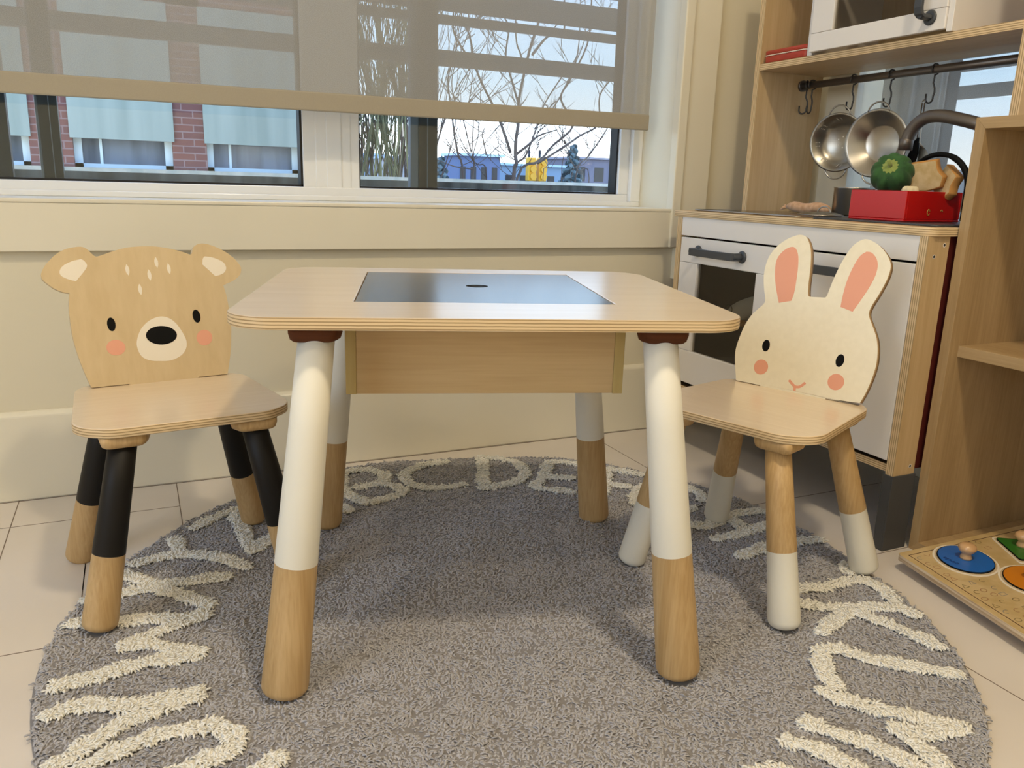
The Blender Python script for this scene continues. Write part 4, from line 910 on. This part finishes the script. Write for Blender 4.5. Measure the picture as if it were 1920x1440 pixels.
# red tin on the hutch shelf
t = thing('lunch_box', 'flat orange-red lunch box with a white seam on the left end of the hutch shelf', 'box', (1.408, 1.523, 0.9175))
o = roundpoly([(-0.040, -0.068), (0.040, -0.068), (0.040, 0.068), (-0.040, 0.068)], 0.012, 6)
MB().prism(o, 0.0, 0.0150, None, 0, 0, True).build('base', M['redtin'], t, bevel=0.002)
MB().prism([(x*1.015, y*1.01) for x, y in o], 0.0165, 0.0270, None, 0, 0, True).build('lid', M['redtin'], t, bevel=0.0035)
MB().prism([(x*1.02, y*1.013) for x, y in o], 0.0148, 0.0167, None, 0, 0, True).build('seam', M['cream'], t)
# oven mitt seen through the oven door
t = thing('oven_glove', 'white stuffed oven glove with a ring print lying inside the toy oven', 'oven glove', (1.275, 1.460, 0.3255))
g_ = lobed(0.045, 0.030, 2, 0.1, 32, 12, Matrix.Translation((0, -0.01, 0.034)) @ RX(-0.45) @ Matrix.Diagonal((0.9, 1.45, 1.0, 1)))
g_.build('pad', M['mitt'], t)
MB().tube([(-0.040+0.002*math.cos(a), 0.012+0.014*math.cos(a), 0.036+0.010*math.sin(a)) for a in np.linspace(0, 2*PI, 20)[:-1]], 0.0009, 6, closed=True).build('ring_print', M['black'], t)
MB().tube([(-0.02, -0.055, 0.010), (-0.028, -0.030, 0.008), (-0.03, 0.0, 0.008)], [0.007, 0.008, 0.006], 12).build('cuff', M['crust'], t)

# ------------------------------------------------------------------ open shelf unit at the right
SX, SY1, SZ = 1.250, 0.9335, 0.7535
SY0, SBK, ST = 0.33, 1.56, 0.018
sh = thing('cube_shelf', 'oak-look open shelf unit with mitred edges right of the toy kitchen', 'shelf unit', (1.40, 0.63, 0.0))
Ks = dict(parent=sh, world=True)
def mitred(pts, x0, x1, nm, m, mi2=None): MB().prism(pts, x0, x1, lambda u, v, a: (a, u, v), 0).build(nm, m, bevel=0.0006, **Ks)
mitred([(SY1, 0), (SY1, SZ), (SY1-ST, SZ-ST), (SY1-ST, ST)], SX, SBK, 'side_panel', M['oak'])
mitred([(SY0, 0), (SY0, SZ), (SY0+ST, SZ-ST), (SY0+ST, ST)], SX, SBK, 'side_panel', M['oak'])
mitred([(SY1, SZ), (SY0, SZ), (SY0+ST, SZ-ST), (SY1-ST, SZ-ST)], SX, SBK, 'top_panel', M['oaky'])
mitred([(SY1, 0), (SY0, 0), (SY0+ST, ST), (SY1-ST, ST)], SX, SBK, 'bottom_panel', M['oaky'])
MB().box(SBK-0.006, SBK, SY0+ST, SY1-ST, ST, SZ-ST).build('back_panel', M['oak'], **Ks)
MB().box(SX+0.022, SBK-0.006, SY0+ST, SY1-ST, 0.361, 0.3805).build('shelf', M['oaky'], bevel=0.0008, **Ks)

# ------------------------------------------------------------------ wooden shape puzzle
pz = thing('peg_puzzle', 'wooden peg puzzle board with coloured shapes sticking out of the bottom of the shelf unit', 'puzzle', (1.1535, 0.8795, 0.0188), -0.195+0.0)
pz.rotation_euler = (0, 0, 0.0)
def pp(x, y, z):
    """board frame: origin far-left corner; x along far edge, y towards the near edge (negative)"""
    return (x*1.0+(-y)*-0.195, y*0.981, z)
BW, BH, BT = 0.46, 0.32, 0.0115
o = roundpoly([(0, -BH), (BW, -BH), (BW, 0), (0, 0)], 0.006, 4)
MB().prism(o, 0, BT, lambda u, v, a: pp(u, v, a), 0, 1, True).build('board', [mix_noise(mat('puzzle_board', (0.60, 0.43, 0.20), 0.4, coat=0.2), (0.54, 0.38, 0.16), (0.66, 0.49, 0.25), (14,)*3, 2), mix_noise(mat('puzzle_edge', (0.55, 0.42, 0.27), 0.5), (0.42, 0.30, 0.18), (0.72, 0.60, 0.44), (4, 4, 260), 1, 1)], pz, bevel=0.0006)
mk = MB(); zz = BT+0.0001
def line(P, w_, closed=True, mi=0):
    P = P+[P[0]] if closed else P
    for a, b in zip(P[:-1], P[1:]):
        a = np.array(a); b = np.array(b); d = (b-a)/np.linalg.norm(b-a); n_ = np.array([-d[1], d[0]])*w_/2; e_ = d*w_/2
        mk.add([pp(*(a-e_+n_), zz), pp(*(b+e_+n_), zz), pp(*(b+e_-n_), zz), pp(*(a-e_-n_), zz)], [(0, 1, 2, 3)], mi)
q = 0.014; line([(q, -q), (BW-q, -q), (BW-q, -BH+q), (q, -BH+q)], 0.0016)
CELL = [('circle', (0.099, -0.065)), ('triangle', (0.241, -0.069)), ('oval', (0.152, -0.160))]
def shape(kind, c, r):
    if kind == 'circle': return ellipse(*c, r, r, 0, 40)
    if kind == 'oval': return ellipse(*c, r, r*0.94, 0, 40)
    k = r/0.0435; return roundpoly([(c[0]+dx*k, c[1]+dy*k) for dx, dy in ((-0.018, 0.045), (-0.051, -0.041), (0.069, -0.004))], 0.006, 5)
# tiny printed shapes scattered over the board
rg = random.Random(4)
for i in range(20):
    for j in range(14):
        x, y = 0.028+i*0.0215+rg.uniform(-.004, .004), -0.026-j*0.0205+rg.uniform(-.004, .004)
        if x > BW-q-0.008 or y < -BH+q+0.008 or any(math.hypot(x-c[0], y-c[1]) < 0.064 for _, c in CELL): continue
        k = rg.choice('cstza'); r_ = 0.0058; col = rg.choice([1, 1, 2, 3])
        if k == 'c': line(ellipse(x, y, r_, r_*.8, 0, 12), 0.0010, True, col)
        elif k == 's': line([(x-r_, y-r_*.7), (x+r_, y-r_*.7), (x+r_, y+r_*.7), (x-r_, y+r_*.7)], 0.0010, True, col)
        elif k == 't': line([(x-r_, y-r_*.7), (x+r_, y-r_*.7), (x, y+r_)], 0.0010, True, col)
        elif k == 'z': line([(x+r_*math.cos(t), y+r_*.8*math.sin(t)) for t in np.linspace(0.6, 4.6, 9)], 0.0010, False, col)
        else: line([(x-r_, y+r_*.6), (x, y-r_*.6), (x+r_, y+r_*.3)], 0.0010, False, col)
mk.build('printed_shapes', [mat('dark_red_print', (0.06, 0.012, 0.008), 0.5), mat('olive_print', (0.20, 0.15, 0.05), 0.5), mat('rust_print', (0.38, 0.15, 0.07), 0.5), mat('grey_print', (0.22, 0.23, 0.24), 0.5)], pz)
COLS = [((0.006, 0.13, 0.50), 'blue round'), ((0.02, 0.16, 0.015), 'green triangular'), ((0.66, 0.22, 0.01), 'orange oval')]
for (kind, c), (col, nm) in zip(CELL, COLS):
    R_ = 0.0435 if kind == 'triangle' else 0.0490
    sk = MB().prism(shape(kind, c, R_+0.0070), BT+0.0002, BT+0.0010, lambda u, v, a: pp(u, v, a)).build('recess_rim', M['cream'], pz)
    MB().prism(shape(kind, c, R_+0.0035), BT+0.0010, BT+0.0013, lambda u, v, a: pp(u, v, a)).build('recess', mat('recess_wood', (0.60, 0.46, 0.28), 0.6), pz)
    # the piece stands on the board: a thing of its own
    wx, wy, _ = pp(c[0], c[1], 0); pc = thing('puzzle_piece', '%s puzzle piece with a wooden knob on the peg puzzle board' % nm, 'puzzle piece', (pz.location.x+wx, pz.location.y+wy, pz.location.z+BT+0.0014), 0, 'pieces in the peg puzzle')
    loc_ = lambda u, v, a: (pp(u, v, 0)[0]-wx, pp(u, v, 0)[1]-wy, a)
    MB().prism(shape(kind, c, R_), 0, 0.0020, loc_).prism(shape(kind, c, R_-0.0016), 0.0020, 0.0022, loc_, 1, 1).build('tile', [M['black'], mat(nm.replace(' ', '_')+'_print', col, 0.3)], pc)
    if nm == 'blue round':
        f_ = bpy.data.curves.new('word', 'FONT'); f_.body = 'circle'; f_.size = 0.013; f_.align_x = 'CENTER'; f_.extrude = 0.0001
        fo = bpy.data.objects.new('tmp', f_); COL.objects.link(fo); dg = bpy.context.evaluated_depsgraph_get(); me = bpy.data.meshes.new_from_object(fo.evaluated_get(dg))
        bpy.data.objects.remove(fo); me.materials.clear(); me.materials.append(mat('navy_print', (0.01, 0.02, 0.12), 0.5))
        wo_ = bpy.data.objects.new('word_print', me); COL.objects.link(wo_); wo_.parent = pc; wo_.location = (-0.028, 0.004, 0.0024); wo_.rotation_euler = (0, 0, PI/2)
    MB().lathe([(0.0004, 0.0022), (0.0092, 0.0022), (0.0095, 0.006), (0.0075, 0.010), (0.0078, 0.0125), (0.0125, 0.0165), (0.0146, 0.0215), (0.0130, 0.0265), (0.0080, 0.0300), (0.0004, 0.0308)], None, 32).build('knob', mat('pine_knob', (0.60, 0.36, 0.17), 0.25, coat=0.4), pc)

# ------------------------------------------------------------------ outside
def bands(name, y_or_x, spans, a0, a1, along, lab, grp):
    """fixed horizontal sun-shade slats outside a window"""
    for i, (z0, z1) in enumerate(spans):
        m_ = MB()
        if along == 'x': m_.box(a0, a1, y_or_x, y_or_x+0.02, z0, z1)
        else: m_.box(y_or_x, y_or_x+0.02, a0, a1, z0, z1)
        o = m_.build('sunshade_slat', M['slat']); tag(o, lab % ['lowest', 'second lowest', 'third', 'fourth', 'topmost'][i], 'slat', grp)
bands('s', 2.20, [(0.933, 0.973), (1.039, 1.061), (1.073, 1.132), (1.158, 1.30)], -1.7, 1.75, 'x', 'grey horizontal sun-shade slat outside the big window, %s', 'slats outside the big window')
bands('s', 1.90, [(0.866, 0.896), (0.932, 0.955), (0.963, 1.03)], -0.5, 1.62, 'y', 'grey horizontal sun-shade slat outside the window behind the toy kitchen, %s', 'slats outside the side window')
wm = mix_noise(mat('weathered_parapet', (0.10, 0.12, 0.14), 0.7), (0.03, 0.04, 0.05), (0.10, 0.12, 0.14), (26, 6, 1.5), 1, 4)
pr = thing('parapet', 'low blue-grey weathered parapet with a white cap outside the big window', 'parapet', (0.8, 2.46, -0.4))
MB().box(-2.4, 4.2, 2.42, 2.50, -0.4, 0.6275).build('wall_body', wm, pr, world=True)
MB().box(-2.4, 4.2, 2.40, 2.52, 0.6275, 0.6375).build('cap', mix_noise(mat('wet_white_cap', (0.75, 0.82, 0.85), 0.35), (0.62, 0.72, 0.76), (0.85, 0.9, 0.92), (30,)*3, 1), pr, world=True)
g_ = MB().box(-60, 90, 3, 160, -4.2, -4.0); g_.build('street_ground', mix_noise(mat('street', (0.25, 0.27, 0.29), 0.9), (0.2, 0.22, 0.24), (0.32, 0.33, 0.35), (0.3,)*3, 1))['kind'] = 'structure'
# brick building
brick = mat('hazy_red_brick', (0.3, 0.1, 0.07), 0.85); t_ = brick.node_tree
bt = t_.nodes.new('ShaderNodeTexBrick'); bt.inputs['Scale'].default_value = 1.0; bt.inputs['Brick Width'].default_value = 0.21; bt.inputs['Row Height'].default_value = 0.068; bt.inputs['Mortar Size'].default_value = 0.006
bt.inputs['Color1'].default_value = (0.17, 0.065, 0.05, 1); bt.inputs['Color2'].default_value = (0.13, 0.055, 0.05, 1); bt.inputs['Mortar'].default_value = (0.22, 0.15, 0.14, 1)  # brick and mortar muted, bluish haze mixed into their colours
tc_ = t_.nodes.new('ShaderNodeTexCoord'); mp_ = t_.nodes.new('ShaderNodeMapping'); mp_.inputs['Rotation'].default_value = (PI/2, 0, 0); t_.links.new(tc_.outputs['Object'], mp_.inputs[0]); t_.links.new(mp_.outputs[0], bt.inputs[0]); t_.links.new(bt.outputs[0], bs(brick).inputs['Base Color'])
bd = thing('brick_building', 'red brick building with pale green window blinds across the yard', 'building', (0.2, 9.3, -4.0))
FY = 9.0
cols = [(-4.4, -3.9), (-2.15, -1.75), (-0.82, -0.46), (0.415, 0.735), (1.66, 2.1)]
wl = MB()
for a, b in cols: wl.box(a, b, FY, FY+0.4, -4.0, 4.5)
wl.box(-4.4, 2.1, FY, FY+0.4, -4.0, 0.66).box(-4.4, 2.1, FY, FY+0.4, 2.2, 4.5)
wl.build('wall', brick, bd, world=True)
for i, ((_, a), (b, _2)) in enumerate(zip(cols[:-1], cols[1:])):
    f_ = MB(); x0, x1 = a, b
    f_.box(x0, x0+0.07, FY+0.10, FY+0.16, 0.66, 2.2).box(x1-0.07, x1, FY+0.10, FY+0.16, 0.66, 2.2).box(x0, x1, FY+0.10, FY+0.16, 0.66, 0.70).box(x0, x1, FY+0.10, FY+0.16, 2.15, 2.2).box(x0+0.22, x0+0.245, FY+0.11, FY+0.15, 0.7, 2.2)
    fo = f_.build('window', mat('pale_frame', (0.55, 0.68, 0.72), 0.5), bd, world=True)
    MB().box(x0+0.07, x1-0.07, FY+0.13, FY+0.135, 0.70, 2.15).build('pane', mix_noise(mat('far_dark_glass', (0.06, 0.09, 0.13), 0.12), (0.035, 0.055, 0.08), (0.16, 0.20, 0.25), (2.5, 1, 0.35), 2, 3), fo, world=True)
    MB().box(x0-0.02, x1+0.02, FY-0.03, FY+0.02, 0.93 if i != 1 else 0.925, 2.2).build('outer_blind', mix_noise(mat('pale_green_blind', (0.25, 0.30, 0.26), 0.7), (0.21, 0.26, 0.225), (0.28, 0.33, 0.29), (6, 1, 0.4), 1, 3), fo, world=True)
MB().box(-4.5, 2.2, FY-0.08, FY, 0.625, 0.66).build('sill_band', mat('pale_sill', (0.62, 0.70, 0.72), 0.6), bd, world=True)

bark = mix_noise(mat('bark', (0.10, 0.07, 0.055), 0.9), (0.06, 0.045, 0.04), (0.14, 0.11, 0.09), (6, 6, 2), 1)
barkg = mix_noise(mat('greenish_bark', (0.22, 0.22, 0.12), 0.9), (0.07, 0.075, 0.04), (0.16, 0.17, 0.09), (6, 6, 2), 1)
def grow(mb, p, d, L_, r, lvl, rgn, spread=0.5, up=0.15):
    n = 5; pts = [Vector(p)]; rad = [r]; d = Vector(d).normalized()
    for k in range(n):
        d = (d+Vector((rgn.uniform(-1, 1), rgn.uniform(-1, 1), rgn.uniform(-0.5, 1)))*0.10+Vector((0, 0, up*0.3))).normalized()
        pts.append(pts[-1]+d*L_/n); rad.append(r*(1-0.5*(k+1)/n))
    mb.tube(pts, rad, 6 if lvl < 2 else 4, cap=False)
    if lvl >= 4: return
    nb = [4, 4, 4, 3][lvl]
    for k in range(nb):
        t = rgn.uniform(0.35, 1.0); i = min(int(t*n), n-1); q = pts[i].lerp(pts[i+1], t*n-i)
        a = rgn.uniform(0, 2*PI); side = Vector((math.cos(a), math.sin(a)*0.6, 0)); nd = (d*1.0+side*spread*rgn.uniform(0.7, 1.4)).normalized()
        grow(mb, q, nd, L_*rgn.uniform(0.5, 0.75), max(rad[i]*0.55, 0.0035), lvl+1, rgn, spread, up)
def tree(label, loc, stems, r, H_, m, seed, spread=0.55, cat='tree', name='bare_tree', grp=None):
    t = thing(name, label, cat, loc); rgn = random.Random(seed)
    tr = MB()
    for (dx, dz, s_) in stems: grow(tr, (dx*0.15, 0, 0), (dx, rgn.uniform(-.1, .1), dz), H_*s_, r*s_, 0, rgn, spread)
    tr.build('branches', m, t); return t
TRACED = {
'forked':(8.2,[[(3.77,0.68),(3.79,0.83),(3.79,0.93),(3.78,1.08),(3.80,1.27),(3.81,1.46),(3.88,1.72),(3.95,2.04),(4.03,2.28),(4.08,2.60)],[(3.75,0.95),(3.69,1.09),(3.60,1.26),(3.52,1.44),(3.35,1.74),(3.23,2.06),(3.12,2.32)],[(3.84,0.68),(4.07,0.87),(4.26,1.04),(4.47,1.27),(4.30,1.53),(4.45,1.75),(4.59,2.10),(4.66,2.45)],[(4.07,0.85),(4.35,1.02),(4.60,1.17),(4.78,1.30),(4.83,1.61),(5.00,1.85),(5.12,2.14)],[(3.78,0.68),(3.91,0.92),(4.01,1.15),(4.06,1.27),(4.15,1.48),(4.31,1.76),(4.50,2.00)],[(3.81,0.93),(3.93,1.03),(4.08,1.14),(4.27,1.21)],[(3.80,1.46),(3.73,1.69),(3.66,1.92),(3.67,2.19),(3.60,2.41)],[(3.90,1.76),(3.83,1.94),(3.74,2.11)],[(3.95,1.95),(4.14,2.15),(4.31,2.23)],[(3.35,1.74),(3.09,2.05),(3.05,2.21)]]),
'thin':(8.0,[[(3.12,0.67),(3.07,0.90),(3.03,1.08),(3.01,1.25),(2.98,1.39),(2.96,1.63),(3.01,1.91),(3.01,2.18)],[(3.23,0.68),(3.23,0.91),(3.26,1.09),(3.27,1.25),(3.30,1.41),(3.29,1.66),(3.37,1.96)],[(3.21,0.68),(3.23,0.81),(3.16,1.00),(3.09,1.24),(3.02,1.40),(3.00,1.67),(3.15,2.06),(3.16,2.26)],[(3.38,0.68),(3.29,0.81),(3.21,0.89),(3.21,1.25),(3.18,1.41),(3.21,1.69)],[(3.21,0.76),(3.01,0.78),(2.84,0.84)],[(3.36,0.91),(3.33,1.10),(3.35,1.18)]]),
'right':(8.6,[[(4.78,0.71),(4.95,0.97),(5.08,1.17),(5.16,1.32),(5.22,1.58),(5.25,1.85)],[(4.34,0.70),(4.42,0.82),(4.52,0.97)],[(4.60,0.70),(4.60,0.97),(4.57,1.21)],[(4.68,0.70),(4.86,0.87),(4.99,0.99)],[(4.95,0.72),(4.79,0.80),(4.66,0.96),(4.67,1.17)],[(4.22,1.24),(4.49,1.53),(4.73,2.00),(4.83,2.30)]]),
}
def traced(key, label, cat, r0, seed, name='bare_tree'):
    Y_, BR = TRACED[key]; rgn = random.Random(seed)
    t = thing(name, label, cat, (BR[0][0][0], Y_, -4.0)); ox = BR[0][0][0]; tr = MB(); main = True
    for j, P in enumerate(BR):
        P = [(x-ox, rgn.uniform(-.05, .05), z+4.0) for x, z in P]
        low = P[0][2] < 4.74
        if low: P = [(P[0][0]*0.35, 0, 2.3), (P[0][0]*0.6, 0, 3.5)]+P
        if j == 0: P = [(0, 0, 0)]+P
        if P[-1][2] > 5.3: P = P+[(P[-1][0]+rgn.uniform(-.1, .1), 0, P[-1][2]+rgn.uniform(.4, .9))]
        Q = catmull([(p[0], p[1], p[2]) for p in P], 4, closed=False, sharp=400); n = len(Q)
        rs = r0*(1.0 if j == 0 else rgn.uniform(0.45, 0.7))
        tr.tube(Q, [rs*(1-0.62*i/n) for i in range(n)], 8, cap=False)
        for i in range(3, n):
            if Q[i][2] > 4.5 and rgn.random() < 0.30:
                sd = rgn.choice((-1, 1)); grow(tr, Q[i], (sd*rgn.uniform(.4, 1.0), rgn.uniform(-.15, .15), rgn.uniform(.3, 1)), rgn.uniform(.2, .45), 0.0042, 3, rgn, 0.6, 0.1)
    tr.build('branches', bark, t); return t
traced('forked', 'bare forked tree in the middle of the right-hand pane outside the window', 'tree', 0.026, 4)
traced('thin', 'thin leafless multi-stemmed tree left of the forked tree outside', 'tree', 0.014, 5)
traced('right', 'leafless saplings with slanting stems at the far right of the window view', 'tree', 0.013, 6)
t = thing('dense_bare_shrub', 'dense leafless green-stemmed shrub behind the narrow left part of the right window', 'shrub', (2.0, 7.0, -4.0)); rgn = random.Random(8)
for k in range(3):
    br = MB()
    for j in range(14):
        x = rgn.uniform(-0.30, 0.26); p = (x, rgn.uniform(-0.2, 0.2), 4.0+rgn.uniform(-.6, .3)); d = Vector((rgn.uniform(-0.16, 0.20), rgn.uniform(-.1, .1), 1)); grow(br, p, d, rgn.uniform(1.2, 2.2), rgn.uniform(0.006, 0.016), 2, rgn, 0.28, 0.3)
        br.tube([(x*0.5, 0, 0), p], 0.02, 6)
    if k == 1: br.tube(catmull([(0.35, 0, 4.2), (0.20, 0, 5.05), (0.08, 0, 5.45), (-0.02, 0, 5.75), (-0.15, 0, 6.5)], 4, closed=False), 0.020, 8)
    br.build('stems', [barkg, bark, barkg][k], t)
def conifer(label, loc, H_, R_, seed):
    t = thing('conifer', label, 'tree', loc); rgn = random.Random(seed); m_ = MB()
    MB().tube([(0, 0, 0), (0, 0, H_)], [0.16, 0.02], 8).build('trunk', bark, t)
    for k in range(90):
        z = H_*(0.15+0.85*(k/90)**0.9); L_ = R_*(1-z/H_)*rgn.uniform(0.75, 1.2)+0.15; a = k*2.4
        for q in range(7):
            s_ = 0.25+0.75*q/6; p0 = Vector((L_*s_*math.cos(a), L_*s_*math.sin(a), z-0.25*L_*s_)); w_ = 0.30*L_*(1.1-s_)+0.08; aa = a+rgn.uniform(-.5, .5)
            v = Vector((-math.sin(aa), math.cos(aa), rgn.uniform(-.4, .1)))*w_; o_ = Vector((math.cos(a), math.sin(a), -0.5))*w_*0.6; up_ = Vector((0, 0, 0.09))
            m_.add([p0-v, p0+o_, p0+v, p0+up_, p0-up_*1.5], [(0, 1, 3), (1, 2, 3), (0, 4, 1), (1, 4, 2), (0, 3, 2), (0, 2, 4)])
    m_.build('foliage', mix_noise(mat('hazy_conifer_%d' % seed, (0.10, 0.14, 0.15), 0.9), (0.07, 0.10, 0.11), (0.14, 0.19, 0.19), (1,)*3, 1), t)
conifer('hazy dark conifer beyond the flats at the right of the window view', (17.0, 31.0, -4.0), 6.3, 1.5, 1)
conifer('hazy dark conifer just right of the window post', (10.25, 28.6, -4.0), 5.5, 1.3, 2)
def house(name, label, x0, x1, y, z1, col, depth=6.0, roof=None, wins=0):
    t = thing(name, label, 'building', ((x0+x1)/2, y, -4.0))
    MB().box(x0, x1, y, y+depth, -4.0, z1).build('wall', mat(name+'_wall_%d' % int(x0*10), col, 0.8), t, world=True)
    if roof: MB().box(x0-0.15, x1+0.15, y-0.15, y+depth, z1, z1+0.10).build('roof', mat(name+'_roof_%d' % int(x0*10), roof, 0.6), t, world=True)
    for k in range(wins):
        xa = x0+(x1-x0)*(k+0.25)/wins; MB().box(xa, xa+(x1-x0)/wins*0.5, y-0.02, y, z1-1.1, z1-0.4).build('window', M['darkalu'], t, world=True)
house('far_building', 'distant dark blue flat-roofed building seen left of the forked tree', 11.6, 13.4, 30.4, 1.62, (0.13, 0.17, 0.28), 1.5, (0.5, 0.62, 0.72), wins=4)
house('far_building', 'distant low building with a pale blue roof behind the traffic light', 14.4, 18.6, 34, 1.40, (0.24, 0.33, 0.42), 2.5, (0.45, 0.60, 0.72), wins=6)
house('far_building', 'distant brown-grey building at the right edge of the window view', 20.5, 26.0, 37.5, 1.95, (0.17, 0.16, 0.20), 3, (0.30, 0.27, 0.30), wins=5)
house('far_building', 'distant beige building just right of the window post', 9.8, 12.6, 34, 1.50, (0.42, 0.40, 0.40), 2.5, (0.4, 0.48, 0.58), wins=4)
house('far_building', 'distant pale blue building behind the dense shrub', 7.2, 10.9, 38, 1.70, (0.35, 0.45, 0.55), 2.5, (0.5, 0.6, 0.7), wins=4)
for k, (xx, lb) in enumerate(((14.58, 'left'), (15.05, 'right'))):
    t = thing('traffic_light', 'yellow traffic signal head outside, %s one of the pair' % lb, 'traffic light', (xx, 30.0, 0.75), 0, 'pair of yellow traffic signals')
    MB().box(-0.17, 0.17, -0.15, 0.15, 0.0, 0.90).build('housing', mat('signal_yellow_%d' % k, (0.80, 0.42, 0.02), 0.5), t, bevel=0.03)
    for j in range(3): MB().lathe([(0.11, 0), (0.13, 0.12)], Matrix.Translation((0, -0.15, 0.17+0.28*j)) @ Matrix.Rotation(PI/2, 4, 'X'), 16).build('lamp_hood', mat('signal_hood_%d_%d' % (k, j), (0.70, 0.35, 0.02), 0.5), t)
    MB().tube([(0, 0.2, -4.75), (0, 0.2, 1.2)], 0.05, 8).build('pole', M['darkalu'], t)
# street facade beyond the side window
house('side_building', 'grey building across the lane outside the side window', 5.0, 9.0, -4.0, 0.80, (0.35, 0.38, 0.40), depth=9.0)
